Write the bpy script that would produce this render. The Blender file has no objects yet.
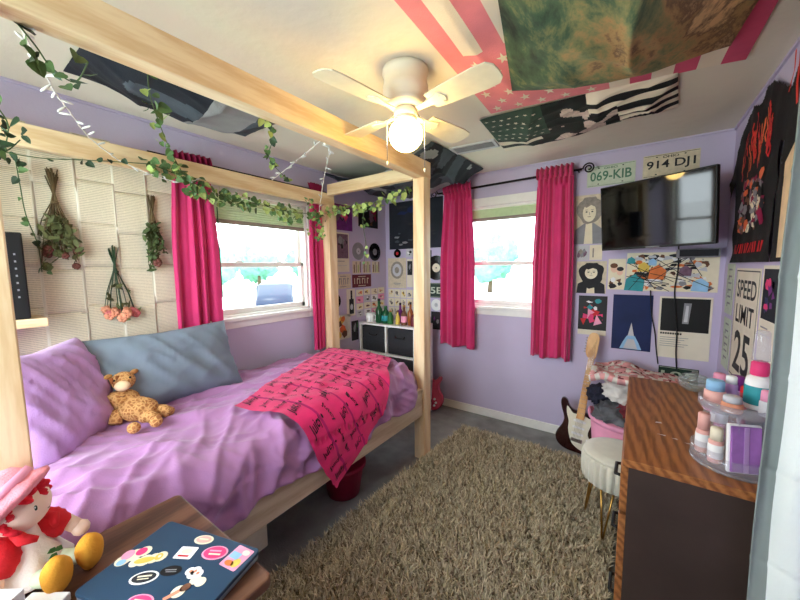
import bpy, bmesh, math, random
from mathutils import Vector, Matrix, noise
R = random.Random(7)
PI = math.pi
SC = bpy.context.scene
COL = SC.collection
V = Vector
# ------------------------------------------------------------------ camera, sky, light, exposure
CAM = V((2.3145, -3.0075, 1.4324)); FPX = 334.41
YAW, PITCH, ROLL = -0.6157, 0.0970, -0.0103
_f = V((math.sin(YAW), math.cos(YAW), 0)); _r = V((math.cos(YAW), -math.sin(YAW), 0)); _u = V((0, 0, 1))
FWD = _f * math.cos(PITCH) - _u * math.sin(PITCH); _u2 = _u * math.cos(PITCH) + _f * math.sin(PITCH)
RGT = _r * math.cos(ROLL) + _u2 * math.sin(ROLL); UPV = _u2 * math.cos(ROLL) - _r * math.sin(ROLL)
cd = bpy.data.cameras.new('camera'); cam = bpy.data.objects.new('camera', cd); COL.objects.link(cam)
m3 = Matrix((RGT, UPV, -FWD)).transposed()
cam.matrix_world = Matrix.Translation(CAM) @ m3.to_4x4()
cd.sensor_width = 36.0; cd.lens = FPX / 800 * 36.0; cd.clip_start = 0.02; cd.clip_end = 200
SC.camera = cam
SC.view_settings.view_transform = 'Standard'; SC.view_settings.look = 'None'
SC.view_settings.gamma = 1.0; SC.view_settings.use_curve_mapping = False
SC.view_settings.exposure = 0.58
W_, H_ = 2.782, 2.28
YR = -3.5                                     # rear wall, behind the photographer
wd = bpy.data.worlds.new('daylight'); SC.world = wd; wd.use_nodes = True
bg = wd.node_tree.nodes['Background']; bg.inputs[0].default_value = (0.86, 0.94, 1.0, 1); bg.inputs[1].default_value = 6.0
def portal(name, loc, rot, sx, sy):
    l = bpy.data.lights.new(name, 'AREA'); l.shape = 'RECTANGLE'; l.size = sx; l.size_y = sy
    l.cycles.is_portal = True
    o = bpy.data.objects.new(name, l); o.location = loc; o.rotation_euler = rot; COL.objects.link(o)
portal('daylight_portal', (-0.16, -1.54, 1.52), (0, -PI / 2, 0), 0.86, 0.92)
portal('daylight_portal', (1.30, 0.16, 1.515), (-PI / 2, 0, 0), 0.86, 0.92)
sl = bpy.data.lights.new('hazy_sun', 'SUN'); sl.energy = 1.2; sl.angle = math.radians(8); sl.color = (1, .97, .9)
so = bpy.data.objects.new('hazy_sun', sl); so.rotation_euler = (math.radians(20), math.radians(10), 0); COL.objects.link(so)

al = bpy.data.lights.new('rear_window_fill', 'AREA'); al.shape = 'RECTANGLE'; al.size = 1.9; al.size_y = 1.3; al.energy = 42; al.color = (.93, .97, 1)  # fill light added outside the rear window to brighten the room
ao = bpy.data.objects.new('rear_window_fill', al); ao.location = (.905, YR - .35, 1.435); ao.rotation_euler = (PI / 2, 0, 0); COL.objects.link(ao)

# ------------------------------------------------------------------ materials
def lin(c):
    c = c / 255.0
    return c / 12.92 if c <= 0.04045 else ((c + 0.055) / 1.055) ** 2.4
def rgb(c): return (lin(c[0]), lin(c[1]), lin(c[2]), 1)
MATS = {}
def mat(name, c, rough=.65, var=.10, scale=18, bump=.0, bscale=60, metal=0., stretch=None, sheen=0., emit=0., alpha=1., coat=0., spec=.35):
    if name in MATS: return MATS[name]
    m = bpy.data.materials.new(name); m.use_nodes = True; nt = m.node_tree; N = nt.nodes; L = nt.links
    b = N['Principled BSDF']
    tc = N.new('ShaderNodeTexCoord'); mp = N.new('ShaderNodeMapping'); L.new(tc.outputs['Object'], mp.inputs[0])
    if stretch: mp.inputs['Scale'].default_value = stretch
    nz = N.new('ShaderNodeTexNoise'); nz.inputs['Scale'].default_value = scale; nz.inputs['Detail'].default_value = 5
    L.new(mp.outputs[0], nz.inputs[0])
    cr = N.new('ShaderNodeValToRGB'); L.new(nz.outputs[0], cr.inputs[0])
    k = rgb(c)
    cr.color_ramp.elements[0].position = .3; cr.color_ramp.elements[1].position = .7
    cr.color_ramp.elements[0].color = tuple(min(1, x * (1 - var)) for x in k[:3]) + (1,)
    cr.color_ramp.elements[1].color = tuple(min(1, x * (1 + var)) for x in k[:3]) + (1,)
    L.new(cr.outputs[0], b.inputs['Base Color'])
    b.inputs['Roughness'].default_value = rough; b.inputs['Metallic'].default_value = metal
    b.inputs['Specular IOR Level'].default_value = spec
    if sheen: b.inputs['Sheen Weight'].default_value = sheen
    if coat: b.inputs['Coat Weight'].default_value = coat
    if emit:
        L.new(cr.outputs[0], b.inputs['Emission Color']); b.inputs['Emission Strength'].default_value = emit
    if alpha < 1: b.inputs['Alpha'].default_value = alpha
    if bump:
        n2 = N.new('ShaderNodeTexNoise'); n2.inputs['Scale'].default_value = bscale; n2.inputs['Detail'].default_value = 4
        L.new(mp.outputs[0], n2.inputs[0])
        bp = N.new('ShaderNodeBump'); bp.inputs['Strength'].default_value = bump; bp.inputs['Distance'].default_value = .01
        L.new(n2.outputs[0], bp.inputs['Height']); L.new(bp.outputs[0], b.inputs['Normal'])
    MATS[name] = m; return m
def wood(name, c1, c2, axis='y', rough=.45, scale=6., ring=1.0, knots=False):
    """stretched wave + noise grain along one axis, darker early wood c2"""
    m = bpy.data.materials.new(name); m.use_nodes = True; nt = m.node_tree; N = nt.nodes; L = nt.links
    b = N['Principled BSDF']; tc = N.new('ShaderNodeTexCoord'); mp = N.new('ShaderNodeMapping')
    L.new(tc.outputs['Object'], mp.inputs[0])
    s = {'x': (.12, 1, 1), 'y': (1, .12, 1), 'z': (1, 1, .12)}[axis]; mp.inputs['Scale'].default_value = s
    wv = N.new('ShaderNodeTexWave'); wv.wave_type = 'BANDS'; wv.bands_direction = 'DIAGONAL'; wv.inputs['Scale'].default_value = scale * ring; wv.inputs['Distortion'].default_value = 7
    wv.inputs['Detail'].default_value = 3; wv.inputs['Detail Scale'].default_value = .7; wv.inputs['Detail Roughness'].default_value = .55; L.new(mp.outputs[0], wv.inputs[0])
    sn = N.new('ShaderNodeMath'); sn.operation = 'SUBTRACT'; sn.inputs[1].default_value = .5; L.new(wv.outputs['Fac'], sn.inputs[0])
    n2 = N.new('ShaderNodeTexNoise'); n2.inputs['Scale'].default_value = 90; n2.inputs['Detail'].default_value = 3; L.new(mp.outputs[0], n2.inputs[0])
    ad = N.new('ShaderNodeMath'); ad.operation = 'MULTIPLY_ADD'; ad.inputs[1].default_value = .55; ad.inputs[2].default_value = 0
    L.new(sn.outputs[0], ad.inputs[0])
    a2 = N.new('ShaderNodeMath'); L.new(ad.outputs[0], a2.inputs[0]); L.new(n2.outputs[0], a2.inputs[1])
    cr = N.new('ShaderNodeValToRGB'); L.new(a2.outputs[0], cr.inputs[0])
    cr.color_ramp.elements[0].position = .2; cr.color_ramp.elements[1].position = .75
    cr.color_ramp.elements[0].color = rgb(c2); cr.color_ramp.elements[1].color = rgb(c1)
    out = cr.outputs[0]
    if knots:
        vo = N.new('ShaderNodeTexVoronoi'); vo.inputs['Scale'].default_value = 5.5
        mp2 = N.new('ShaderNodeMapping'); mp2.inputs['Scale'].default_value = {'x': (.45, 1, 1), 'y': (1, .45, 1), 'z': (1, 1, .45)}[axis]
        L.new(tc.outputs['Object'], mp2.inputs[0]); L.new(mp2.outputs[0], vo.inputs['Vector'])
        kr = N.new('ShaderNodeValToRGB'); L.new(vo.outputs['Distance'], kr.inputs[0])
        kr.color_ramp.elements[0].position = .05; kr.color_ramp.elements[1].position = .10
        mx = N.new('ShaderNodeMix'); mx.data_type = 'RGBA'; L.new(kr.outputs[0], mx.inputs[0])
        mx.inputs[6].default_value = rgb((165, 110, 70)); L.new(out, mx.inputs[7]); out = mx.outputs[2]
    L.new(out, b.inputs['Base Color']); b.inputs['Roughness'].default_value = rough
    b.inputs['Specular IOR Level'].default_value = .35
    MATS[name] = m; return m
def clear(name, tint=(235, 240, 245), gloss=.12, milky=0):
    m = bpy.data.materials.new(name); m.use_nodes = True; nt = m.node_tree; N = nt.nodes; L = nt.links
    N.remove(N['Principled BSDF']); t = N.new('ShaderNodeBsdfTransparent'); t.inputs[0].default_value = rgb(tint)
    g = N.new('ShaderNodeBsdfGlossy'); g.inputs['Roughness'].default_value = .08
    fr = N.new('ShaderNodeLayerWeight'); fr.inputs[0].default_value = .25
    ad = N.new('ShaderNodeMath'); ad.operation = 'MULTIPLY_ADD'; ad.inputs[1].default_value = .35; ad.inputs[2].default_value = gloss; L.new(fr.outputs['Facing'], ad.inputs[0])
    mx = N.new('ShaderNodeMixShader'); L.new(ad.outputs[0], mx.inputs[0]); L.new(t.outputs[0], mx.inputs[1]); L.new(g.outputs[0], mx.inputs[2])
    if milky:
        df = N.new('ShaderNodeBsdfDiffuse'); df.inputs[0].default_value = rgb(tint); m2 = N.new('ShaderNodeMixShader'); m2.inputs[0].default_value = milky
        L.new(mx.outputs[0], m2.inputs[1]); L.new(df.outputs[0], m2.inputs[2]); mx = m2
    L.new(mx.outputs[0], N['Material Output'].inputs[0]); MATS[name] = m; return m
C = lambda n: MATS[n]
mat('lavender_paint', (198, 187, 216), .7, .03, 4, .08, 90)
mat('ceiling_paint', (232, 224, 210), .8, .02, 3, .35, 14)
mat('white_trim', (238, 236, 232), .45, .03)
mat('carpet_grey', (146, 148, 146), .9, .30, 5, .4, 120)
wood('pine', (240, 214, 176), (222, 186, 142), 'z', knots=True); wood('pine_y', (240, 214, 176), (222, 186, 142), 'y', knots=True); wood('pine_x', (240, 214, 176), (222, 186, 142), 'x')
wood('rail_wood', (226, 208, 180), (205, 182, 150), 'y')
wood('oak', (172, 112, 64), (126, 76, 42), 'y', .3, 5, 3.6)
mat('dark_panel', (62, 48, 42), .5, .18, 5, .1, 40)
wood('walnut', (112, 76, 58), (74, 48, 38), 'y', .4, 6)
mat('black', (18, 18, 20), .5, .1); mat('black_gloss', (10, 11, 14), .12, .05); mat('charcoal', (44, 45, 50), .8, .15, 40, .2, 200)
mat('iron', (26, 22, 24), .45, .1, metal=.6)
mat('white', (240, 240, 240), .5, .03); mat('cream', (236, 226, 200), .6, .05); mat('paper', (230, 222, 204), .8, .05, 9)
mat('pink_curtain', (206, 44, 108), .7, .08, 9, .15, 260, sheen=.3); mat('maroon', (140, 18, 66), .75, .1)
mat('comforter', (172, 122, 172), .75, .05, 8, .12, 220, sheen=.25); mat('lavender_case', (184, 142, 198), .75, .05, 8, .12, 220, sheen=.25)
mat('grey_case', (124, 138, 154), .75, .07, 9, .15, 240); mat('mattress_ticking', (225, 222, 225), .8, .04)
mat('throw_pink', (214, 18, 100), .75, .10, 12, .2, 160, sheen=.15); mat('throw_line', (168, 16, 96), .8, .1); mat('print_black', (30, 8, 26), .8, .1)
mat('leaf', (84, 114, 66), .5, .35, 12); mat('leaf_light', (160, 178, 104), .5, .25, 12); mat('leaf_dark', (44, 66, 44), .55, .3, 12); mat('vine', (70, 92, 50), .6, .2)
mat('dried_stem', (92, 74, 48), .8, .25, 30); mat('dried_leaf', (92, 96, 58), .8, .3, 20); mat('dried_green', (74, 88, 50), .8, .3, 20); mat('dried_bloom', (120, 70, 62), .8, .3, 30)
mat('dried_rose', (222, 150, 120), .8, .25, 30); mat('dried_rose_pink', (206, 110, 112), .8, .25, 30); mat('twine', (190, 160, 110), .9, .1)
mat('red', (200, 28, 36), .6, .15); mat('orange', (222, 120, 60), .6, .15); mat('yellow', (226, 196, 90), .6, .1); mat('teal', (46, 150, 160), .6, .12)
mat('blue', (40, 70, 140), .6, .15); mat('navy', (16, 34, 84), .6, .2, 6); mat('sky_blue', (150, 196, 232), .6, .1); mat('purple', (116, 40, 124), .6, .25, 30)
mat('pink', (240, 160, 190), .6, .08); mat('hot_pink', (226, 60, 120), .6, .1); mat('skin_tone', (238, 200, 176), .7, .05); mat('mauve', (120, 92, 112), .7, .3, 40)
mat('pencil', (150, 142, 134), .8, .2, 40); mat('mid_grey', (140, 140, 146), .6, .12); mat('light_grey', (200, 200, 206), .6, .06); mat('brown', (110, 72, 52), .7, .2, 30)
mat('green', (50, 110, 60), .5, .2); mat('dark_green', (30, 54, 44), .5, .25); mat('plate_green', (196, 206, 188), .5, .06, 40); mat('plate_text', (74, 120, 96), .5, .1); mat('plate_cream', (214, 200, 176), .5, .12, 40)
mat('maroon_plate', (104, 36, 48), .5, .15); mat('chrome', (210, 210, 214), .2, .03, metal=1); mat('gold', (206, 160, 84), .3, .05, metal=1)
mat('fan_white', (240, 232, 214), .4, .03); mat('fan_blade', (232, 226, 200), .5, .05, 20)
mat('globe_glow', (255, 214, 128), .4, .0, emit=27)
mat('bulb_wire', (232, 226, 222), .6, .04)
mat('flag_pink', (234, 136, 148), .75, .1, 8, .2, 180); mat('flag_white', (238, 226, 208), .75, .05, 8, .2, 180); mat('flag_red', (216, 88, 126), .75, .1, 8)
mat('dark_cloth', (34, 38, 48), .8, .3, 6, .2, 150); mat('grey_cloth', (150, 152, 154), .8, .12, 8, .2, 150); mat('slate_cloth', (72, 80, 90), .8, .3, 6, .2, 150)
mat('flag_black', (22, 26, 28), .75, .15, 8, .2, 180); mat('flag_green', (52, 74, 62), .75, .2); mat('rose_pale', (206, 184, 176), .8, .2, 60)
mat('tee_black', (24, 22, 24), .85, .2, 30, .2, 220); mat('flame_red', (214, 52, 40), .7, .2); mat('flame_orange', (228, 110, 66), .7, .2); mat('tee_cream', (226, 196, 156), .7, .12)
mat('ottoman_velvet', (212, 208, 192), .8, .05, 20, .1, 200, sheen=.5); mat('basket_pink', (238, 160, 194), .45, .05); mat('bucket_red', (150, 18, 60), .5, .1)
mat('sunburst', (44, 14, 14), .18, .5, 5, coat=.8); mat('guitar_pink', (206, 70, 96), .25, .1, coat=.6); wood('maple', (226, 178, 118), (206, 150, 92), 'z', .35); mat('pickguard', (232, 228, 210), .35, .03)
mat('cloth_grey', (96, 98, 104), .9, .35, 14, .3, 150); mat('cloth_white', (226, 220, 214), .9, .15, 14, .3, 150); mat('cloth_navy', (38, 40, 58), .9, .2, 14, .3, 150); mat('cloth_rose', (222, 160, 162), .9, .3, 18, .3, 150); mat('cloth_maroon', (110, 40, 50), .9, .3, 20)
mat('laptop_blue', (38, 66, 92), .35, .06, 4); mat('laptop_edge', (150, 160, 172), .3, .05, metal=.6)
mat('doll_hat', (244, 150, 164), .9, .10, 30, .3, 220); mat('doll_hair', (214, 30, 48), .9, .2, 40, .4, 120); mat('doll_face', (246, 214, 196), .85, .03); mat('doll_red', (214, 34, 44), .85, .12, 30, .2, 160); mat('doll_apron', (244, 236, 232), .9, .05, 30, .2, 200); mat('doll_shoe', (226, 158, 50), .85, .1, 20, .2, 180); mat('sock_green', (208, 222, 196), .9, .1)
mat('giraffe_fur', (214, 160, 98), .95, .1, 30, .5, 140); mat('giraffe_spot', (150, 86, 44), .95, .15, 30, .5, 140)
mat('sheet_white', (236, 244, 240), .8, .03, 6, .15, 200); mat('sheet_edge', (138, 148, 144), .85, .06, 10)
mat('rug_base', (128, 116, 92), .95, .2, 30); mat('blind_fabric', (214, 232, 190), .8, .05, 30); mat('blind_bar', (150, 138, 128), .5, .1)
mat('lawn', (160, 190, 160), .9, .2, 2); mat('tree_leaf', (116, 166, 150), .9, .25, 3); mat('bark', (96, 78, 60), .9, .2); mat('car_paint', (30, 42, 66), .3, .05); mat('tyre', (24, 24, 24), .8)  # tree_leaf is paled: outdoor haze is put into its colour
mat('iridescent', (196, 136, 218), .15, .35, 9, metal=.4); mat('cosmetic_pink', (232, 176, 166), .4, .06); mat('amber', (150, 84, 40), .25, .1); mat('bottle_green', (30, 84, 54), .2, .1)
clear('window_glass', (250, 253, 253), .0); clear('acrylic', (246, 246, 252), .04, .14); clear('glassware', (240, 246, 246), .08, .12)
# shelf bins / scene specific procedural cloth: gold-green tapestry
def tapestry():
    m = bpy.data.materials.new('camouflage_tapestry'); m.use_nodes = True; nt = m.node_tree; N = nt.nodes; L = nt.links
    b = N['Principled BSDF']; tc = N.new('ShaderNodeTexCoord')
    mp = N.new('ShaderNodeMapping'); mp.inputs['Scale'].default_value = (1.0, .45, 1); mp.inputs['Rotation'].default_value = (0, 0, -.5); L.new(tc.outputs['Object'], mp.inputs[0])
    nz = N.new('ShaderNodeTexNoise'); nz.inputs['Scale'].default_value = 7; nz.inputs['Detail'].default_value = 9; nz.inputs['Roughness'].default_value = .7; nz.inputs['Distortion'].default_value = .3
    L.new(mp.outputs[0], nz.inputs[0]); sp = N.new('ShaderNodeSeparateXYZ'); L.new(tc.outputs['Object'], sp.inputs[0])
    ad = N.new('ShaderNodeMath'); ad.operation = 'MULTIPLY_ADD'; ad.inputs[1].default_value = .42; L.new(sp.outputs['X'], ad.inputs[0]); L.new(nz.outputs[0], ad.inputs[2])
    cr = N.new('ShaderNodeValToRGB'); L.new(ad.outputs[0], cr.inputs[0])
    e = cr.color_ramp.elements; e[0].position = .26; e[0].color = rgb((36, 50, 42)); e[1].position = .72; e[1].color = rgb((222, 184, 132))
    for p, c in ((.40, (70, 98, 72)), (.48, (128, 132, 88)), (.56, (178, 142, 92)), (.63, (112, 84, 60))):
        k = e.new(p); k.color = rgb(c)
    L.new(cr.outputs[0], b.inputs['Base Color']); b.inputs['Roughness'].default_value = .7; MATS['tapestry'] = m
tapestry()

# ------------------------------------------------------------------ object helpers
ORG = {}
def link(o): COL.objects.link(o); return o
def thing(name, label, cat, loc, group=None):
    o = bpy.data.objects.new(name, None); o.empty_display_size = .05; link(o); o.location = loc; ORG[o.name] = V(loc)
    o['label'] = label; o['category'] = cat
    if group: o['group'] = group
    return o
def obj(name, bm, mats, parent=None, smooth=False, label=None, solid=0, recalc=True, subsurf=0):
    """bmesh in world coordinates -> one mesh object"""
    me = bpy.data.meshes.new(name)
    if recalc: bmesh.ops.recalc_face_normals(bm, faces=bm.faces)
    if parent: org = ORG[parent.name]
    else:
        xs = [v.co for v in bm.verts]; lo = V([min(c[i] for c in xs) for i in range(3)]); hi = V([max(c[i] for c in xs) for i in range(3)])
        org = V(((lo.x + hi.x) / 2, (lo.y + hi.y) / 2, lo.z))
    bmesh.ops.translate(bm, vec=-org, verts=bm.verts)
    bm.to_mesh(me); bm.free()
    for m in (mats if isinstance(mats, (list, tuple)) else [mats]): me.materials.append(C(m) if isinstance(m, str) else m)
    if smooth:
        for p in me.polygons: p.use_smooth = True
    o = bpy.data.objects.new(name, me); link(o); ORG[o.name] = org
    if parent: o.parent = parent
    else: o.location = org
    if solid:
        s = o.modifiers.new('thickness', 'SOLIDIFY'); s.thickness = solid; s.offset = 0
    if subsurf:
        s = o.modifiers.new('smooth', 'SUBSURF'); s.levels = subsurf; s.render_levels = subsurf
    if label: o['label'] = label
    return o
def tag(o, label, cat, group=None):
    o['label'] = label; o['category'] = cat
    if group: o['group'] = group
    return o
def struct(name, bm, mats, parent=None, **k):
    o = obj(name, bm, mats, parent, **k)
    if parent is None: o['kind'] = 'structure'
    return o
NB = bmesh.new
def bx(bm, x0, x1, y0, y1, z0, z1, mi=0, bev=0., M=None):
    t = NB()
    g = bmesh.ops.create_cube(t, size=1)
    for v in t.verts: v.co = V(((x0 + x1) / 2 + v.co.x * abs(x1 - x0), (y0 + y1) / 2 + v.co.y * abs(y1 - y0), (z0 + z1) / 2 + v.co.z * abs(z1 - z0)))
    if bev: bmesh.ops.bevel(t, geom=t.edges[:], offset=bev, segments=2, affect='EDGES', profile=.5)
    for f in t.faces: f.material_index = mi
    merge(bm, t, M); return bm
def merge(bm, t, M=None):
    if M is not None: t.transform(M)
    me = bpy.data.meshes.new('tmp'); t.to_mesh(me); t.free(); bm.from_mesh(me); bpy.data.meshes.remove(me)
def tube(bm, pts, r, n=8, mi=0, caps=True):
    pts = [V(p) for p in pts]; rings = []
    rr = r if isinstance(r, (list, tuple)) else [r] * len(pts)
    up = None
    for i, p in enumerate(pts):
        d = (pts[min(i + 1, len(pts) - 1)] - pts[max(i - 1, 0)])
        d = d.normalized() if d.length > 1e-9 else V((0, 0, 1))
        if up is None: up = V((0, 0, 1)) if abs(d.z) < .9 else V((1, 0, 0))
        a = d.cross(up)
        if a.length < 1e-6: a = d.cross(V((0, 1, 0)))
        a.normalize(); b = d.cross(a).normalized(); up = -b if False else a.cross(d)
        rings.append([bm.verts.new(p + (a * math.cos(2 * PI * k / n) + b * math.sin(2 * PI * k / n)) * rr[i]) for k in range(n)])
    for i in range(len(rings) - 1):
        for k in range(n):
            f = bm.faces.new((rings[i][k], rings[i][(k + 1) % n], rings[i + 1][(k + 1) % n], rings[i + 1][k])); f.material_index = mi; f.smooth = True
    if caps:
        for rg in (rings[0], rings[-1]):
            f = bm.faces.new(rg); f.material_index = mi
    return bm
def lathe(bm, prof, c=(0, 0, 0), n=24, mi=0, M=None, fl=None):
    t = NB(); rings = []
    for i, (r, z) in enumerate(prof):
        ring = []
        for k in range(n):
            a = 2 * PI * k / n; q = r * (fl(a, z) if fl else 1)
            ring.append(t.verts.new((q * math.cos(a), q * math.sin(a), z)))
        rings.append(ring)
    for i in range(len(rings) - 1):
        for k in range(n):
            f = t.faces.new((rings[i][k], rings[i][(k + 1) % n], rings[i + 1][(k + 1) % n], rings[i + 1][k])); f.material_index = mi; f.smooth = True
    for rg, pr in ((rings[0], prof[0]), (rings[-1], prof[-1])):
        if pr[0] > 1e-4:
            f = t.faces.new(rg); f.material_index = mi
    bmesh.ops.remove_doubles(t, verts=t.verts, dist=1e-5)
    T = Matrix.Translation(V(c)); merge(bm, t, T @ M if M is not None else T); return bm
def prism(bm, poly, z0, z1, M=None, mi=0, bev=0.):
    t = NB(); a = [t.verts.new((p[0], p[1], z0)) for p in poly]; f = t.faces.new(a)
    r = bmesh.ops.extrude_face_region(t, geom=[f]); vs = [g for g in r['geom'] if isinstance(g, bmesh.types.BMVert)]
    bmesh.ops.translate(t, vec=(0, 0, z1 - z0), verts=vs)
    if bev:
        es = [e for e in t.edges if abs(e.verts[0].co.z - e.verts[1].co.z) < 1e-7]
        bmesh.ops.bevel(t, geom=es, offset=bev, segments=2, affect='EDGES', profile=.5)
    for f in t.faces: f.material_index = mi
    merge(bm, t, M); return bm
def blob(bm, c, r, mi=0, M=None, amp=0., fr=8., sub=3, seed=0):
    t = NB(); bmesh.ops.create_icosphere(t, subdivisions=sub, radius=1)
    r = (r, r, r) if not isinstance(r, (list, tuple)) else r
    for v in t.verts:
        k = 1 + amp * noise.noise(v.co * fr * .3 + V((seed * 7.1, seed, 0)))
        v.co = V((v.co.x * r[0] * k, v.co.y * r[1] * k, v.co.z * r[2] * k))
    for f in t.faces: f.material_index = mi; f.smooth = True
    T = Matrix.Translation(V(c)); merge(bm, t, T @ M if M is not None else T); return bm
def grid(bm, fn, nu, nv, mi=0, skip=None):
    vs = [[bm.verts.new(fn(i / nu, j / nv)) for j in range(nv + 1)] for i in range(nu + 1)]
    for i in range(nu):
        for j in range(nv):
            a, b = (i + .5) / nu, (j + .5) / nv
            if skip and skip(a, b): continue
            f = bm.faces.new((vs[i][j], vs[i + 1][j], vs[i + 1][j + 1], vs[i][j + 1])); f.smooth = True
            f.material_index = mi(a, b) if callable(mi) else mi
    return bm
_TX = {}
def textmesh(s):
    if s not in _TX:
        cu = bpy.data.curves.new('t', 'FONT'); cu.body = s; cu.size = 1; cu.resolution_u = 3; cu.offset = .018
        o = bpy.data.objects.new('t', cu); COL.objects.link(o)
        me = o.to_mesh(); vs = [v.co.copy() for v in me.vertices]; fs = [tuple(p.vertices) for p in me.polygons]
        o.to_mesh_clear(); bpy.data.objects.remove(o); bpy.data.curves.remove(cu)
        x0 = min(v.x for v in vs); x1 = max(v.x for v in vs); y0 = min(v.y for v in vs); y1 = max(v.y for v in vs)
        _TX[s] = ([((v.x - x0) / (x1 - x0), (v.y - y0) / (y1 - y0)) for v in vs], fs, (x1 - x0) / (y1 - y0))
    return _TX[s]
class Canvas:
    """a sheet: S(a,b) -> point, N normal; shapes go on it as raised layers of the same mesh"""
    def __init__(s, S, N, bm=None): s.S, s.N, s.bm, s.mats = S, N, bm or NB(), []
    def mi(s, m):
        if m not in s.mats: s.mats.append(m)
        return s.mats.index(m)
    def p(s, a, b, lift): 
        n = s.N(a, b) if callable(s.N) else s.N
        return s.S(a, b) + n * lift
    def sheet(s, a0, b0, a1, b1, m, th=.002):
        q = [(a0, b0), (a1, b0), (a1, b1), (a0, b1)]; lo = [s.bm.verts.new(s.p(a, b, 0)) for a, b in q]; hi = [s.bm.verts.new(s.p(a, b, th)) for a, b in q]
        fs = [lo[::-1], hi] + [[lo[i], lo[(i + 1) % 4], hi[(i + 1) % 4], hi[i]] for i in range(4)]
        for f in fs: s.bm.faces.new(f).material_index = s.mi(m)
        s.th = th
    def poly(s, pts, m, k=1):
        s.bm.faces.new([s.bm.verts.new(s.p(a, b, getattr(s, 'th', 0) + .0006 * k)) for a, b in pts]).material_index = s.mi(m)
    def rect(s, a0, b0, a1, b1, m, k=1): s.poly([(a0, b0), (a1, b0), (a1, b1), (a0, b1)], m, k)
    def ell(s, a, b, ra, rb, m, k=1, n=20, rot=0):
        cs, sn = math.cos(rot), math.sin(rot)
        s.poly([(a + ra * math.cos(t) * cs - rb * math.sin(t) * sn, b + ra * math.cos(t) * sn + rb * math.sin(t) * cs) for t in [2 * PI * i / n for i in range(n)]], m, k)
    def star(s, a, b, r, m, k=1):
        s.poly([(a + (r if i % 2 == 0 else r * .4) * math.sin(PI * i / 5), b + (r if i % 2 == 0 else r * .4) * math.cos(PI * i / 5)) for i in range(10)], m, k)
    def stroke(s, pts, w, m, k=1):
        for (p, q) in zip(pts, pts[1:]):
            d = V((q[0] - p[0], q[1] - p[1])); 
            if d.length < 1e-6: continue
            n = V((-d.y, d.x)).normalized() * w / 2
            s.poly([(p[0] - n.x, p[1] - n.y), (q[0] - n.x, q[1] - n.y), (q[0] + n.x, q[1] + n.y), (p[0] + n.x, p[1] + n.y)], m, k)
    def text(s, t, a, b, w, h, m, k=1, rot=0):
        """text box: lower-left (a,b), width w, height h, rotated about it"""
        vs, fs, asp = textmesh(t)
        if w is None: w = h * asp
        cs, sn = math.cos(rot), math.sin(rot)
        nv = [s.bm.verts.new(s.p(a + x * w * cs - y * h * sn, b + x * w * sn + y * h * cs, getattr(s, 'th', 0) + .0006 * k)) for x, y in vs]
        for f in fs:
            try: s.bm.faces.new([nv[i] for i in f]).material_index = s.mi(m)
            except ValueError: pass
    def done(s, name, parent=None, **k): return obj(name, s.bm, s.mats, parent, recalc=False, **k)
# canvases on the three walls: (a to the right as one faces the wall, b up)
def on_left(y0, z0, d=.001): return Canvas(lambda a, b: V((d, y0 + a, z0 + b)), V((1, 0, 0)))
def on_back(x0, z0, d=.001): return Canvas(lambda a, b: V((x0 + a, -d, z0 + b)), V((0, -1, 0)))
def on_right(y0, z0, d=.001): return Canvas(lambda a, b: V((W_ - d, y0 - a, z0 + b)), V((-1, 0, 0)))
def rotM(loc, rz=0, rx=0, ry=0): return Matrix.Translation(V(loc)) @ Matrix.Rotation(rz, 4, 'Z') @ Matrix.Rotation(ry, 4, 'Y') @ Matrix.Rotation(rx, 4, 'X')
def axes(o, X, Y, Z): return Matrix.Translation(V(o)) @ Matrix((V(X), V(Y), V(Z))).transposed().to_4x4()
def frac(x): return x - math.floor(x)
def sstep(a, b, x):
    t = max(0, min(1, (x - a) / (b - a))); return t * t * (3 - 2 * t)

# ------------------------------------------------------------------ the room
bm = bx(NB(), -.12, W_ + .12, YR - .12, .12, -.1, 0); struct('floor', bm, 'carpet_grey')
bm = bx(NB(), -.12, W_ + .12, YR - .12, .12, H_, H_ + .1); struct('ceiling', bm, 'ceiling_paint')
def wall(name, P, a0, a1, hole=None, m='lavender_paint'):
    """P(a, d, z): a along the wall, d outwards"""
    bm = NB()
    def b(a, A, z, Z):
        p, q = P(a, 0, z), P(A, .12, Z); bx(bm, min(p[0], q[0]), max(p[0], q[0]), min(p[1], q[1]), max(p[1], q[1]), z, Z)
    if hole:
        h0, h1, z0, z1 = hole; b(a0, h0, 0, H_); b(h1, a1, 0, H_); b(h0, h1, 0, z0); b(h0, h1, z1, H_)
    else: b(a0, a1, 0, H_)
    return struct(name, bm, m)
PA = lambda a, d, z: (-d, a, z); PB = lambda a, d, z: (a, d, z); PC = lambda a, d, z: (W_ + d, a, z); PR = lambda a, d, z: (a, YR - d, z)
HA = (-1.97, -1.10, 1.09, 1.95); HB = (.87, 1.73, 1.06, 1.98); HR = (.06, 1.75, .85, 2.02)
wall('wall_left', PA, YR, 0, HA); wall('wall_back', PB, -.12, W_ + .12, HB); wall('wall_right', PC, YR, 0); wall('wall_front', PR, -.12, W_ + .12, HR)
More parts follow.
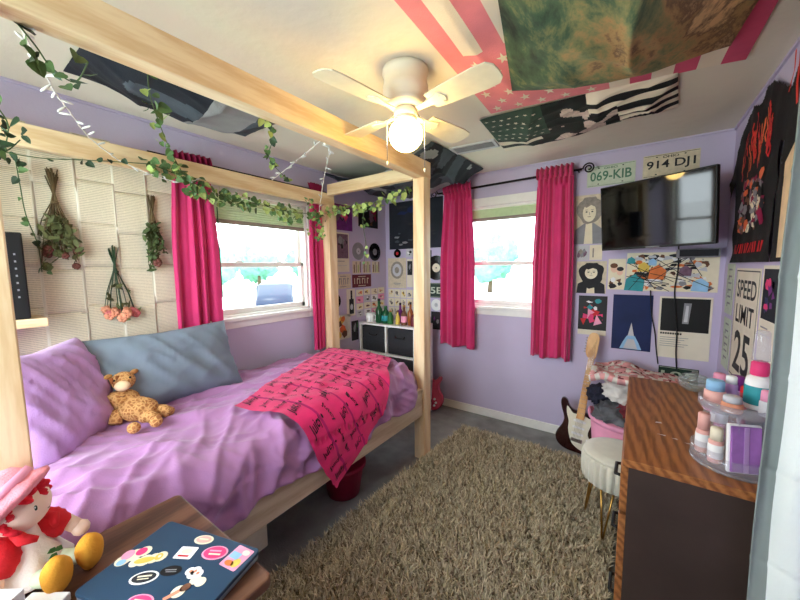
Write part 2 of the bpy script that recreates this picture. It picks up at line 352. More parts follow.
# drywall seams where the walls roll into the ceiling
bm = NB(); bx(bm, 0, .012, YR, 0, H_ - .012, H_ + .001); struct('trim_1', bm, 'lavender_paint')
bm = NB(); bx(bm, 0, W_, -.012, 0, H_ - .012, H_ + .001); struct('trim_2', bm, 'lavender_paint')
bm = NB(); bx(bm, W_ - .012, W_, YR, 0, H_ - .012, H_ + .001); struct('trim_3', bm, 'lavender_paint')
for nm, q in (('baseboard_back', (0, W_, -.014, 0)), ('baseboard_left', (0, .014, YR, -.014)), ('baseboard_right', (W_ - .014, W_, YR, -.014))):
    bm = NB(); bx(bm, *q, 0, .078, bev=.004); struct(nm, bm, 'white_trim')
def window(n, P, hole, cols=1):
    a0, a1, z0, z1 = hole
    def b(bm, a, A, d, D, z, Z, bev=.003):
        p, q = P(a, d, z), P(A, D, Z); bx(bm, min(p[0], q[0]), max(p[0], q[0]), min(p[1], q[1]), max(p[1], q[1]), z, Z, bev=bev)
    bm = NB(); c = .075
    b(bm, a0 - c, a0, -.018, 0, z0 - c, z1 + c); b(bm, a1, a1 + c, -.018, 0, z0 - c, z1 + c); b(bm, a0, a1, -.018, 0, z1, z1 + c); b(bm, a0, a1, -.014, 0, z0 - c, z0 - .02)
    b(bm, a0 - c - .01, a1 + c + .01, -.045, .02, z0 - .02, z0 + .004)
    root = struct('window_%d' % n, bm, 'white_trim')
    bm = NB(); j = .022
    b(bm, a0, a0 + j, 0, .11, z0, z1); b(bm, a1 - j, a1, 0, .11, z0, z1); b(bm, a0, a1, 0, .11, z1 - j, z1); b(bm, a0, a1, 0, .11, z0, z0 + .02)
    struct('frame', bm, 'white_trim', root)
    w = (a1 - a0) / cols; zm = z0 + (z1 - z0) * .43
    for k in range(cols):
        A0, A1 = a0 + k * w + j, a0 + (k + 1) * w - j
        for d, zl, zh in ((.035, z0 + .02, zm + .02), (.07, zm - .015, z1 - j)):
            bm = NB(); r = .03
            b(bm, A0, A0 + r, d, d + .03, zl, zh); b(bm, A1 - r, A1, d, d + .03, zl, zh); b(bm, A0, A1, d, d + .03, zl, zl + r + .008); b(bm, A0, A1, d, d + .03, zh - r, zh)
            s = struct('sash', bm, 'white_trim', root)
            bm = NB(); b(bm, A0 + r, A1 - r, d + .012, d + .016, zl + r, zh - r, 0); struct('pane', bm, 'window_glass', s)
            if d < .05:
                for q in (.3, .7):
                    bm = NB(); aa = A0 + (A1 - A0) * q; b(bm, aa - .025, aa + .025, d - .018, d + .002, zh, zh + .012); struct('sash_lock', bm, 'white_trim', s)
    return root
window(1, PA, HA); window(2, PB, HB); window(3, PR, HR, 2)  # third one added out of view for daylight fill and the television reflection
# raised blinds at the window heads
for P, h, zb, lab in ((PA, HA, 1.745, 'pale green blind raised to the top of the window by the bed'), (PB, HB, 1.85, 'pale green blind raised to the top of the window between the two long curtains')):
    t = thing('window_blind', lab, 'blind', P((h[0] + h[1]) / 2, .02, zb), 'raised window blinds')
    a0, a1 = h[0] + .024, h[1] - .024
    bm = NB(); n = 9
    for i in range(n):
        z0 = zb + .03 + (h[3] - .024 - zb - .03) * i / n; z1 = zb + .03 + (h[3] - .024 - zb - .03) * (i + 1) / n
        p, q = P(a0, .008, z0), P(a1, .028, z1); bx(bm, min(p[0], q[0]), max(p[0], q[0]), min(p[1], q[1]), max(p[1], q[1]), z0, z1 - .002, bev=.003)
    obj('slat_stack', bm, 'blind_fabric', t)
    p, q = P(a0, .004, 0), P(a1, .032, 0); bm = bx(NB(), min(p[0], q[0]), max(p[0], q[0]), min(p[1], q[1]), max(p[1], q[1]), zb, zb + .028, bev=.004); obj('bottom_bar', bm, 'blind_bar', t)
    if P is PA:
        tw = P(h[0] + .12, -.012, 0); obj('wand', tube(NB(), [(tw[0], tw[1], zb + .1), (tw[0], tw[1], 1.24)], .004), 'green', t)

# ------------------------------------------------------------------ outdoors
bm = bx(NB(), -70, 40, -40, 60, -.9, -.8); o = struct('ground', bm, 'lawn')
bm = bx(NB(), -30, -7, -40, 60, -.8, -.78); o = struct('driveway', bm, mat('concrete_pale', (206, 206, 204), .9, .08, 3))
def tree(x, y, h, s, lab):
    t = thing('tree', lab, 'tree', (x, y, -.8), 'trees seen through the windows')
    obj('trunk', tube(NB(), [(x, y, -.8), (x + .1, y, h * .3), (x, y + .1, h * .6)], [.22, .17, .1]), 'bark', t)
    bm = NB()
    for k in range(9):
        a = R.random() * 6.28; q = R.random() * s * .7
        blob(bm, (x + q * math.cos(a), y + q * math.sin(a), h * (.45 + .5 * R.random())), s * (.45 + .25 * R.random()), amp=.5, fr=14, sub=3, seed=k + x)
    obj('crown', bm, 'tree_leaf', t)
for k, (x, y, h, s) in enumerate(((-30, 13, 2.6, 2.0), (-33, 19, 2.8, 2.2), (-33, 26, 3.0, 2.2), (-29, 7, 2.2, 1.7), (-14, 24, 3.6, 2.2), (-8, 25, 2.8, 2.0), (-2, 26, 3.4, 2.2))):
    tree(x, y, h, s, ('hazy green tree seen through the window by the bed' if x < -20 else 'hazy green tree seen through the window between the long curtains'))
def car():
    t = thing('car', 'dark blue car parked outside, seen through the window by the bed', 'car', (-13.5, 7.8, -.78))
    M = rotM((-13.5, 7.8, -.78), 2.5)
    side = [(-2.1, .3), (-2.15, .7), (-1.5, .95), (-.9, 1.42), (.6, 1.45), (1.4, 1.0), (2.1, .85), (2.15, .35)]
    bm = NB(); prism(bm, side, -.85, .85, M @ Matrix.Rotation(PI / 2, 4, 'X'), bev=.12); obj('body', bm, 'car_paint', t, True)
    for s in (-1, 1):
        bm = NB(); prism(bm, [(-1.3, .98), (-.85, 1.36), (.55, 1.38), (1.15, 1.02)], s * .853, s * .866, M @ Matrix.Rotation(PI / 2, 4, 'X')); obj('window', bm, 'black_gloss', t)
        for q in (-1.35, 1.35):
            bm = NB(); lathe(bm, [(.0, -.11), (.3, -.11), (.33, 0), (.3, .11), (0, .11)], (0, 0, 0), 20, 0, None); bm.transform(M @ Matrix.Translation((q, s * .78, .33)) @ Matrix.Rotation(PI / 2, 4, 'X')); obj('wheel', bm, 'tyre', t)
car()

# ------------------------------------------------------------------ four-poster bed
t = thing('four_poster_bed', 'unfinished pine four poster bed frame with canopy beams against the lavender wall', 'bed', (.58, -1.93, 0))
PX = (.10, 1.045); PY = (-2.935, -.935); pw = .045
for x in PX:
    for y in PY:
        top = 2.05 if x > .5 else 1.97
        obj('post', bx(NB(), x - pw, x + pw, y - pw, y + pw, 0, top, bev=.004), 'pine', t)
obj('canopy_beam', bx(NB(), 1.045 - .03, 1.09, -3.1, -.885, 2.05, 2.165, bev=.004), 'pine_y', t)
obj('canopy_beam', bx(NB(), .08, .125, -3.0, -.89, 1.97, 2.07, bev=.004), 'pine_y', t)
obj('canopy_beam', bx(NB(), .126, 1.014, -.975, -.93, 2.05, 2.14, bev=.004), 'pine_x', t)
obj('canopy_beam', bx(NB(), .126, 1.014, -2.96, -2.915, 2.05, 2.14, bev=.004), 'pine_x', t)
for x0, x1 in ((1.035, 1.075), (.07, .11)): obj('side_rail', bx(NB(), x0, x1, -2.889, -.981, .345, .55, bev=.004), 'rail_wood', t)
for y in PY: obj('end_rail', bx(NB(), .146, .999, y - .02, y + .02, .345, .55, bev=.004), 'pine_x', t)
for k in range(9): obj('slat', bx(NB(), .111, 1.034, -2.82 + k * .22, -2.73 + k * .22, .47, .495), 'pine_x', t)
bm = bx(NB(), .112, 1.033, -2.885, -.985, .496, .655, bev=.04); o = tag(obj('mattress', bm, 'mattress_ticking', smooth=True), 'white mattress lying on the pine bed under the lavender comforter', 'mattress')
# comforter surface: s runs from the wall over the top and down the front side
def ridge(p): return (1 - abs(noise.noise(p) * 1.6)) ** 3
def bedS(s, y, wr=1.0):
    e = sstep(-1.13, -.96, y)
    if s < .90: x, z, th = .07 + s, .695 + .03 * math.sin(PI * min(1, s / .95)), 0
    elif s < 1.05:
        th = (s - .90) / .15 * PI / 2; x, z = .97 + .10 * math.sin(th), .60 + .10 * math.cos(th)
    else: th = PI / 2; x, z = 1.078, .60 - (s - 1.05)
    n = V((math.sin(th), 0, math.cos(th)))
    top = 1 - sstep(.86, 1.02, s); dr = sstep(.92, 1.2, s)
    a = y * .8 + s * .9; b = -y * .55 + s
    w = .034 * (ridge(V((a * 2.0, b * 6.0, 1.3))) - .4) * (.5 + .5 * top) + .012 * (ridge(V((a * 6, b * 3.2, 5.1))) - .4)
    w += .015 * (ridge(V((a * 4.5, b * 14, 8.3))) - .35) * (.6 + .4 * noise.noise(V((s * 2, y * 2, 4))))
    w += .008 * noise.noise(V((s * 3, y * 3, 9)))
    w += dr * (.013 * math.sin(y * 27 + 4 * noise.noise(V((y * 2.2, 0, 3))) + s * 3) + .020 * (ridge(V((y * 6.5, s * 1.2, 7))) - .3))
    near = sstep(-2.0, -2.5, y)
    w += .026 * (1 - near) * top * ridge(V((s * 5 + y * 2.4, y * 1.5, 2.2))) * sstep(.35, .75, s)
    w += .020 * (ridge(V((y * 6.5 + s * 5, s * 2.2 - y * .8, 11))) - .3) * sstep(.45, .8, s)
    w *= 1 - .7 * e; x -= .075 * e * sstep(.8, 1.0, s)
    q = V((x, y, z)) + n * (w * wr + .012 + .012 * dr)
    q.z -= .10 * e * e * top
    return q
S0, S1, Y0, Y1 = 0.0, 1.165, -2.90, -.985
bm = grid(NB(), lambda a, b: bedS((S1 + .018 * math.sin(b * 31) + .012 * noise.noise(V((b * 14, 0, 0)))) * a, Y0 + (Y1 - Y0) * b), 130, 260)
tag(obj('comforter', bm, 'comforter', smooth=True, solid=.008, recalc=False), 'rumpled lavender comforter spread over the bed and hanging over its rail', 'bedding')

def pillow(name, c, X, Y, Z, w, h, th, m, lab, seed, sag=0, cat='pillow'):
    """X width dir, Y height dir, Z thickness dir"""
    bm = NB(); n = 40
    def f(side):
        def g(a, b):
            u, v = a * 2 - 1, b * 2 - 1
            k = max(0, (1 - abs(u) ** 3.2)) ** .5 * max(0, (1 - abs(v) ** 3.2)) ** .5
            pin = 1 - .10 * (1 - abs(u)) * v * v; pin2 = 1 - .07 * (1 - abs(v)) * u * u
            p = V((u * w / 2 * pin2, v * h / 2 * pin, side * th / 2 * k))
            wr = .016 * (ridge(V((u * 2.6 + v * 1.3, v * .5 - u * .25, seed))) - .4) + .010 * (ridge(V((u * 5.2 + v * 2.2, v * .8 - u * .3, seed + 9))) - .4) + .006 * noise.noise(V((u * 3, v * 3, seed + side)))
            wr += .006 * (ridge(V((u * 3.5 - v * 1.2, v * 3.0, seed + 4))) - .4)
            p.z += side * wr * (k ** .6)
            p.y -= sag * (1 - u * u) * (v + 1) * .5
            return V(c) + V(X) * p.x + V(Y) * p.y + V(Z) * p.z
        return g
    grid(bm, f(1), n, n); grid(bm, f(-1), n, n)
    bmesh.ops.remove_doubles(bm, verts=bm.verts, dist=1e-4)
    return tag(obj(name, bm, m, smooth=True), lab, cat)
def frame(yaw, lean):
    """pillow facing direction yaw in plan, leaning back by lean"""
    Z = V((math.cos(yaw) * math.cos(lean), math.sin(yaw) * math.cos(lean), math.sin(lean))); X = V((-math.sin(yaw), math.cos(yaw), 0)); Y = Z.cross(X)
    return X, Y, Z
X, Y, Z = frame(.06, .42)
pillow('pillow', (.235, -2.285, .905), X, Y, Z, .77, .43, .20, 'grey_case', 'long slate grey pillow leaning on the wall behind the toy giraffe', 1.5)
X, Y, Z = frame(.75, .38)
pillow('pillow', (.40, -2.735, .905), X, Y, Z, .46, .47, .18, 'lavender_case', 'lavender pillow propped at the head of the bed beside the post', 4.5)

# throw blanket draped cornerwise over the foot of the bed
PL, PK, PR_, PB_ = V((.70, -2.21)), V((.09, -.96)), V((.78, -1.04)), V((1.315, -1.93))
def throwS(a, b, lift=0):
    e = (PL * (1 - a) + PK * a) * (1 - b) + (PB_ * (1 - a) + PR_ * a) * b
    e = e + V((.015 * math.sin(b * 11), .012 * math.sin(a * 17)))
    p = bedS(e.x, e.y, .22); q = bedS(e.x + .004, e.y, .22); n = V(((q - p).z * -1, 0, (q - p).x)).normalized()
    w = .006 * (ridge(V((a * 3, b * 3, 3.3))) - .3) + .003 * noise.noise(V((a * 10, b * 10, 1)))
    return p + n * (.050 + w + lift)
def thr_mi(a, b):
    fa, fb = frac(a * 6), frac(b * 5)
    return 1 if (abs(fa - .5) < .03 or abs(fb - .5) < .03) else 0
cv = Canvas(lambda a, b: throwS(a, b), lambda a, b: V((0, 0, 0))); cv.mi('throw_pink'); cv.mi('throw_line'); cv.th = 0
grid(cv.bm, lambda a, b: throwS(a, b), 90, 60, thr_mi)
cv.S = lambda a, b: throwS(a, b, .004)
LA, LB = 1.45, .75                       # metres along a and b, for lettering
def word(a, b, ux, uy, vx, vy, L_):
    vs, fs, asp = textmesh('Juicy'); h = L_ / asp
    nv = [cv.bm.verts.new(cv.S(a + (ux * x * L_ + vx * y * h) / LA, b + (uy * x * L_ + vy * y * h) / LB)) for x, y in vs]
    for f in fs: cv.bm.faces.new([nv[k] for k in f]).material_index = cv.mi('print_black')
for i in range(12):
    for j in range(8):
        a, b = .02 + i / 12.3, .03 + j / 8.2
        if a > .94 or b > .93: continue
        if i % 2 == 0: word(a, b + .045, 1, 0, 0, -1, .085)
        elif b < .86: word(a + .025, b + .01, 0, 1, 1, 0, .065)
        if i % 2 == 0 and a < .9: cv.ell(a + .072, b + .025, .007 / LA, .007 / LB, 'print_black', n=8)
tag(cv.done('throw_blanket', smooth=False), 'hot pink plush throw with black lettering hanging over the side of the bed', 'blanket')

# ------------------------------------------------------------------ under the bed
bm = bx(NB(), .42, .82, -2.80, -2.10, .003, .33, bev=.006); o = tag(obj('storage_box', bm, 'cream'), 'pale storage box pushed under the head half of the bed', 'box')
t = thing('bucket', 'deep red plastic bucket on the floor under the pink throw', 'bucket', (.84, -1.57, 0.001))
obj('tub', lathe(NB(), [(0, .005), (.10, .005), (.13, .19), (.14, .195), (.135, .205), (.125, .195), (.095, .02), (0, .02)], (.84, -1.57, 0), 28), 'bucket_red', t)
obj('rim', lathe(NB(), [(.13, .185), (.145, .19), (.145, .208), (.13, .21)], (.84, -1.57, 0), 28), 'bucket_red', t)

# ------------------------------------------------------------------ curtains and rods
def curtain(name, lab, A, B, zt, zb, amp, nf, nrm, seed, gather=.75, mats=('pink_curtain',), head=.05, flare=None, cat='curtain', group=None, rodz=None):
    """hangs between plan points A and B; gathers near the rod"""
    A, B, nrm = V(A), V(B), V(nrm); t = thing(name, lab, cat, ((A.x + B.x) / 2, (A.y + B.y) / 2, zb), group)
    mid = (A + B) / 2; rodz = rodz or zt - .03
    def f(a, b):
        z = zt + (zb - zt) * b
        g = gather + (1 - gather) * sstep(.0, .5, b)
        if flare: g *= flare(b)
        u = a - .5
        p = mid + (B - A) * u * g
        ph = 2 * PI * nf * a + 1.2 * math.sin(a * 9 + seed) + .5 * noise.noise(V((a * 4, b * 2, seed)))
        w = amp * (.55 + .45 * b) * math.sin(ph) + amp * .35 * math.sin(ph * 2.3 + seed + b)
        if b < .07: w = amp * .9 * math.sin(2 * PI * nf * 2 * a + seed) * (1 if z > rodz else .8)
        zz = z + (.012 * math.sin(2 * PI * nf * 2 * a + seed) if b < .02 else 0) + (.012 * math.sin(ph * .5) if b > .98 else 0)
        return V((p.x + nrm.x * w, p.y + nrm.y * w, zz))
    obj('panel', grid(NB(), f, 90, 60), mats[0], t, True, solid=.003, recalc=False)
    def h(a, b):
        p = mid + (B - A) * (a - .5) * gather
        w = amp * 1.1 * math.sin(2 * PI * nf * 2 * a + seed * 2) + .022 * math.sin(PI * b)
        return V((p.x + nrm.x * w, p.y + nrm.y * w, rodz - .03 + (zt + head - rodz + .03) * b + .012 * noise.noise(V((a * 20, b * 3, seed)))))
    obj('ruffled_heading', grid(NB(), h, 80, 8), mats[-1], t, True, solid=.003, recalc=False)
    return t
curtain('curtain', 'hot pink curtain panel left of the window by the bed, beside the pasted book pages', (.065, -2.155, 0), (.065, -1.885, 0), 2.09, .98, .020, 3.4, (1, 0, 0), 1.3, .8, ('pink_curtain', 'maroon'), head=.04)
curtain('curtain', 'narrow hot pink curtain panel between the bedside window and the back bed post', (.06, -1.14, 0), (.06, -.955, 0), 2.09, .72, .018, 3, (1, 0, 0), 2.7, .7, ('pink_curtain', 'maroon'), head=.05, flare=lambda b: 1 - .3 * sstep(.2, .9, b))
curtain('curtain', 'left hot pink curtain panel of the far window, nearest the room corner', (.745, -.085, 0), (1.095, -.085, 0), 2.17, .665, .024, 3.6, (0, -1, 0), .6, .78, head=.035)
curtain('curtain', 'right hot pink curtain panel of the far window, next to the pencil portrait', (1.60, -.085, 0), (1.905, -.085, 0), 2.18, .675, .026, 3.6, (0, -1, 0), 4.2, .86, head=.03)
def rod(lab, A, B, wall_n, curls=(True, True)):
    A, B, n = V(A), V(B), V(wall_n); t = thing('curtain_rod', lab, 'curtain rod', (A + B) / 2); d = (B - A).normalized()
    obj('rod', tube(NB(), [A, B], .009, 10), 'iron', t)
    for P, s, c in ((A, -1, curls[0]), (B, 1, curls[1])):
        obj('bracket', tube(NB(), [P - d * s * .03, P - d * s * .03 + n * -.075], .006), 'iron', t)
        if c:
            pts = []
            for k in range(30):
                q = k / 29 * 3.6 * PI; r = .040 * (1 - .75 * k / 29)
                pts.append(P + d * s * (.045 + -r * math.cos(q)) + V((0, 0, 1)) * (r * math.sin(q)))
            obj('scroll_finial', tube(NB(), pts, .0055, 6), 'iron', t)
rod('black rod with scrolled iron ends over the far window', (.71, -.085, 2.135), (1.94, -.085, 2.155), (0, -1, 0))
rod('black rod behind the canopy beam over the window by the bed', (.065, -2.24, 2.085), (.065, -.93, 2.085), (1, 0, 0), (False, False))

# ------------------------------------------------------------------ book pages pasted on the wall behind the bed
ORD = ['first', 'second', 'third', 'fourth', 'fifth', 'sixth', 'seventh']
page_cols = 6; RW = ['bottom', 'second', 'middle', 'fourth', 'top']
def pagemat():
    m = bpy.data.materials.new('printed_page'); m.use_nodes = True; nt = m.node_tree; N = nt.nodes; L = nt.links; b = N['Principled BSDF']
    tc = N.new('ShaderNodeTexCoord'); sp = N.new('ShaderNodeSeparateXYZ'); L.new(tc.outputs['Object'], sp.inputs[0])
    mu = N.new('ShaderNodeMath'); mu.operation = 'MULTIPLY'; mu.inputs[1].default_value = 2 * PI / .0085; L.new(sp.outputs['Z'], mu.inputs[0])
    sn = N.new('ShaderNodeMath'); sn.operation = 'SINE'; L.new(mu.outputs[0], sn.inputs[0])
    nz = N.new('ShaderNodeTexNoise'); nz.inputs['Scale'].default_value = 1; mp = N.new('ShaderNodeMapping'); mp.inputs['Scale'].default_value = (10, 130, 60); L.new(tc.outputs['Object'], mp.inputs[0]); L.new(mp.outputs[0], nz.inputs[0])
    m2 = N.new('ShaderNodeMath'); m2.operation = 'MULTIPLY'; L.new(sn.outputs[0], m2.inputs[0]); L.new(nz.outputs[0], m2.inputs[1])
    cr = N.new('ShaderNodeValToRGB'); L.new(m2.outputs[0], cr.inputs[0]); cr.color_ramp.elements[0].position = .15; cr.color_ramp.elements[0].color = rgb((232, 220, 196)); cr.color_ramp.elements[1].position = .4; cr.color_ramp.elements[1].color = rgb((186, 174, 154))
    L.new(cr.outputs[0], b.inputs['Base Color']); b.inputs['Roughness'].default_value = .85; MATS['page'] = m
pagemat()
for i in range(page_cols):
    for j in range(5):
        y0 = -2.99 + i * .150 + R.uniform(-.003, .003); z0 = 1.0 + j * .212 + R.uniform(-.008, .008) + (.03 if i % 2 else 0); w, h = .154, .226
        ph = R.random() * 9; lift = .001 + .003 * R.random(); off = .0008 * ((i * 3 + j * 5) % 7)
        def S(a, b, y0=y0, z0=z0, ph=ph, lift=lift, off=off):
            a_, b_ = a * w, b * h
            return V((.0015 + lift * (max(0, a - .75) * 4) ** 2 * .8 + .0008 * math.sin(b * 4 + ph) + .001 + off, y0 + a_, z0 + b_))
        bm = NB(); grid(bm, S, 16, 8, lambda a, b: 1 if .06 < a < .94 else 0)
        tag(obj('book_page', bm, ['paper', 'page'], solid=.001, recalc=False), 'yellowed printed page on the bed wall, %s row, %s from the left' % (RW[j], ORD[i]), 'page', 'book pages pasted on the bed wall')

# ------------------------------------------------------------------ dried flowers hanging heads down on the pages
def bouquet(lab, top, L_, spread, bloom_z, blooms, stems, leafm, nleaf, seed, bloomr=.02, stem_m='dried_stem', lean=0.):
    rr = random.Random(seed); top = V(top); t = thing('dried_bouquet', lab, 'dried flowers', (top.x, top.y, top.z - L_), 'dried bouquets on the bed wall')
    bm = NB(); tie = top - V((0, 0, L_ * .33)); ends = []
    for k in range(stems):
        a = rr.uniform(-1, 1); d = rr.uniform(0, 1)
        p0 = top + V((d * .02, -a * spread * .28 + rr.uniform(-.01, .01), rr.uniform(-.03, .02)))
        p2 = V((top.x + d * spread * .5 + .01, top.y + a * spread + lean * L_, top.z - L_ * rr.uniform(bloom_z, 1)))
        mid = tie + V((d * .015, a * .012, 0)); q = (mid + p2) / 2 + V((0, a * spread * .12, 0))
        tube(bm, [p0, mid, q, p2], rr.uniform(.0018, .0032), 5); ends.append(p2)
    obj('stems', bm, stem_m, t)
    obj('twine', lathe(NB(), [(.012, -.006), (.014, -.002), (.014, .002), (.012, .006)], tie + V((.012, 0, 0)), 12), stem_m, t)
    if nleaf:
        bm = NB()
        for k in range(nleaf):
            e = rr.choice(ends); f = rr.uniform(.35, 1.05); p = tie * (1 - f) + e * f + V((rr.uniform(0, .02), rr.uniform(-.02, .02), rr.uniform(-.02, .02)))
            d = V((rr.uniform(-.2, 1), rr.uniform(-1, 1), rr.uniform(-1, 1))).normalized(); s = rr.uniform(.014, .03); n = d.orthogonal().normalized()
            n = Matrix.Rotation(rr.random() * 6, 3, d) @ n
            vs = [bm.verts.new(p + d * s * q[0] + n * s * q[1]) for q in ((-1, 0), (-.2, .42), (.7, .25), (1, 0), (.6, -.3), (-.3, -.4))]; bm.faces.new(vs)
        obj('leaves', bm, leafm, t, recalc=False, solid=.001)
    for k in range(blooms[0]):
        e = ends[k % len(ends)] if k < len(ends) else rr.choice(ends)
        p = V((max(e.x, bloomr + .008), e.y, e.z)) + V((0, rr.uniform(-.02, .02), rr.uniform(-.025, .015)))
        bm = NB(); r = bloomr * rr.uniform(.8, 1.15)
        blob(bm, p, (r * .85, r, r), amp=.6, fr=24, sub=3, seed=k)
        for q in range(5):
            a = q * 1.257; blob(bm, p + V((.4 * r, .55 * r * math.cos(a), .55 * r * math.sin(a) - .2 * r)), r * .55, amp=.4, fr=20, sub=2, seed=q)
        obj('bloom', bm, blooms[1 + k % (len(blooms) - 1)], t)
    return t
bouquet('large dried rose bouquet, dark stems up, at the left on the pages', (.012, -2.62, 1.90), .43, .072, .6, (9, 'dried_bloom', 'dried_leaf'), 34, 'dried_leaf', 130, 3, .016)
bouquet('small green dried bunch beside the pink curtain', (.012, -2.225, 1.84), .40, .042, .5, (1, 'dried_bloom'), 16, 'dried_green', 150, 5, .02)
bouquet('low dried bouquet of peach roses just above the grey pillow', (.012, -2.415, 1.55), .38, .085, .86, (11, 'dried_rose', 'dried_rose_pink', 'dried_rose'), 11, 'dried_leaf', 14, 9, .020, 'leaf_dark')

# ------------------------------------------------------------------ wall shelf with the tall black box
t = thing('wall_shelf', 'short pine wall shelf behind the left bed post', 'shelf', (.10, -2.83, 1.18))
obj('board', bx(NB(), .016, .20, -2.96, -2.71, 1.19, 1.228, bev=.003), 'pine_y', t); obj('bracket', bx(NB(), .016, .15, -2.86, -2.84, 1.13, 1.19), 'pine', t)
t = thing('speaker', 'tall black box speaker standing on the pine wall shelf', 'speaker', (.11, -2.775, 1.229))
obj('cabinet', bx(NB(), .04, .19, -2.815, -2.758, 1.229, 1.595, bev=.006), 'black', t)
bm = NB()
for k in range(7): bx(bm, .19, .1912, -2.789, -2.783, 1.32 + k * .03, 1.328 + k * .03)
obj('lettering_strip', bm, 'mid_grey', t)

# ------------------------------------------------------------------ cube organiser at the foot of the bed, and what is on it
t = thing('cube_organizer', 'white cube shelf with grey fabric drawers behind the foot of the bed', 'shelf unit', (.36, -.34, 0))
sx0, sx1, sy0, sy1, st = .03, .70, -.50, -.18, .885; th = .018
for x in (sx0, (sx0 + sx1 - th) / 2, sx1 - th): obj('upright', bx(NB(), x, x + th, sy0, sy1, 0.001, st - th, bev=.001), 'white', t)
for k in range(4): 
    z = .012 + k * (st - th - .012) / 3; obj('shelf_board', bx(NB(), sx0, sx1, sy0 - .002, sy1, z, z + th, bev=.001), 'white', t)
obj('back_board', bx(NB(), sx0, sx1, sy1, sy1 + .004, .012, st), 'white', t)
hz = (st - th - .012) / 3
NM = [['lower left', 'lower right'], ['middle left', 'middle right'], ['upper left', 'upper right']]
for i in range(2):
    for k in range(3):
        x0 = sx0 + th + i * (sx1 - sx0 - th) / 2 + .006; x1 = x0 + (sx1 - sx0 - 3 * th) / 2 - .012; z0 = .012 + th + k * hz + .003; z1 = z0 + hz - th - .016
        b = thing('fabric_bin', 'dark grey fabric drawer in the %s cube of the white shelf' % NM[k][i], 'storage bin', ((x0 + x1) / 2, -.34, z0), 'grey fabric drawers in the white cube shelf')
        obj('box', bx(NB(), x0, x1, sy0 + .012, sy1 - .01, z0, z1, bev=.01), 'charcoal', b)
        xm = (x0 + x1) / 2; obj('handle', tube(NB(), [(xm - .05, sy0 + .012, z1 - .07), (xm - .045, sy0 - .002, z1 - .085), (xm + .045, sy0 - .002, z1 - .085), (xm + .05, sy0 + .012, z1 - .07)], .006), 'black', b)
def bottle(lab, x, y, z, r, h, m, capm, neck=.35, cat='bottle', group='bottles on the white cube shelf', name='bottle', labm=None):
    t = thing(name, lab, cat, (x, y, z), group)
    obj('body', lathe(NB(), [(0, 0), (r * .9, 0), (r, .006), (r, h * (1 - neck) - .02), (r * .8, h * (1 - neck)), (r * .38, h * (1 - neck) + .025), (r * .36, h * .93), (0, h * .93)], (x, y, z), 18), m, t)
    obj('cap', lathe(NB(), [(0, h * .9), (r * .42, h * .9), (r * .42, h), (0, h)], (x, y, z), 14), capm, t)
    if labm: obj('label_band', lathe(NB(), [(r + .0008, h * .15), (r + .0012, h * .16), (r + .0012, h * .45), (r + .0008, h * .46)], (x, y, z), 18), labm, t)
ST = st + .002
bottle('tall dark green bottle at the left of the shelf-top row', .235, -.43, ST, .036, .24, 'bottle_green', 'black', .4)
bottle('broad teal green bottle beside the tall dark green bottle', .31, -.42, ST, .042, .17, 'bottle_green', 'green', .35, labm='teal')
bottle('short green bottle with gold cap on the white shelf', .375, -.43, ST, .03, .13, 'green', 'gold', .35)
bottle('small yellow bottle on the white shelf', .455, -.42, ST, .022, .13, 'yellow', 'brown', .4)
bottle('dark purple bottle behind the yellow bottle', .43, -.34, ST, .026, .20, 'purple', 'black', .4)
bottle('brown bottle with pink label near the shelf middle', .53, -.42, ST, .030, .19, 'brown', 'gold', .4, labm='pink')
bottle('amber bottle near the front bed post on the white shelf', .59, -.40, ST, .028, .22, 'amber', 'black', .4)
bottle('short dark red jar at the right of the shelf-top row', .645, -.43, ST, .03, .12, 'maroon_plate', 'gold', .25)
t = thing('cup', 'white cup at the left end of the white shelf top', 'cup', (.12, -.43, ST)); obj('bowl', lathe(NB(), [(0, 0), (.04, 0), (.05, .09), (.046, .09), (.037, .006), (0, .006)], (.12, -.43, ST), 20), 'white', t); obj('handle', tube(NB(), [(.168, -.43, ST + .075), (.19, -.43, ST + .065), (.19, -.43, ST + .03), (.16, -.43, ST + .02)], .005), 'white', t)

# ------------------------------------------------------------------ posters, records and plates in the far corner
def doodle(cv, a0, b0, a1, b1, mats, n, seed, rmin=.12, rmax=.3):
    rr = random.Random(seed); w, h = a1 - a0, b1 - b0
    for k in range(n):
        ra, rb = w * rr.uniform(rmin, rmax), h * rr.uniform(rmin, rmax); a, b = rr.uniform(a0 + ra, a1 - ra), rr.uniform(b0 + rb, b1 - rb)
        q = 3 + rr.randrange(5); ph = rr.random() * 6
        cv.poly([(a + ra * rr.uniform(.6, 1) * math.cos(ph + 2 * PI * i / q), b + rb * rr.uniform(.6, 1) * math.sin(ph + 2 * PI * i / q)) for i in range(q)], mats[k % len(mats)], 1 + k * .06)
def poster(cvf, lab, w, h, base, draw=None, name='poster', cat='poster', group=None, **k):
    cv = cvf; cv.sheet(0, 0, w, h, base)
    if draw: draw(cv, w, h)
    return tag(cv.done(name), lab, cat, group)
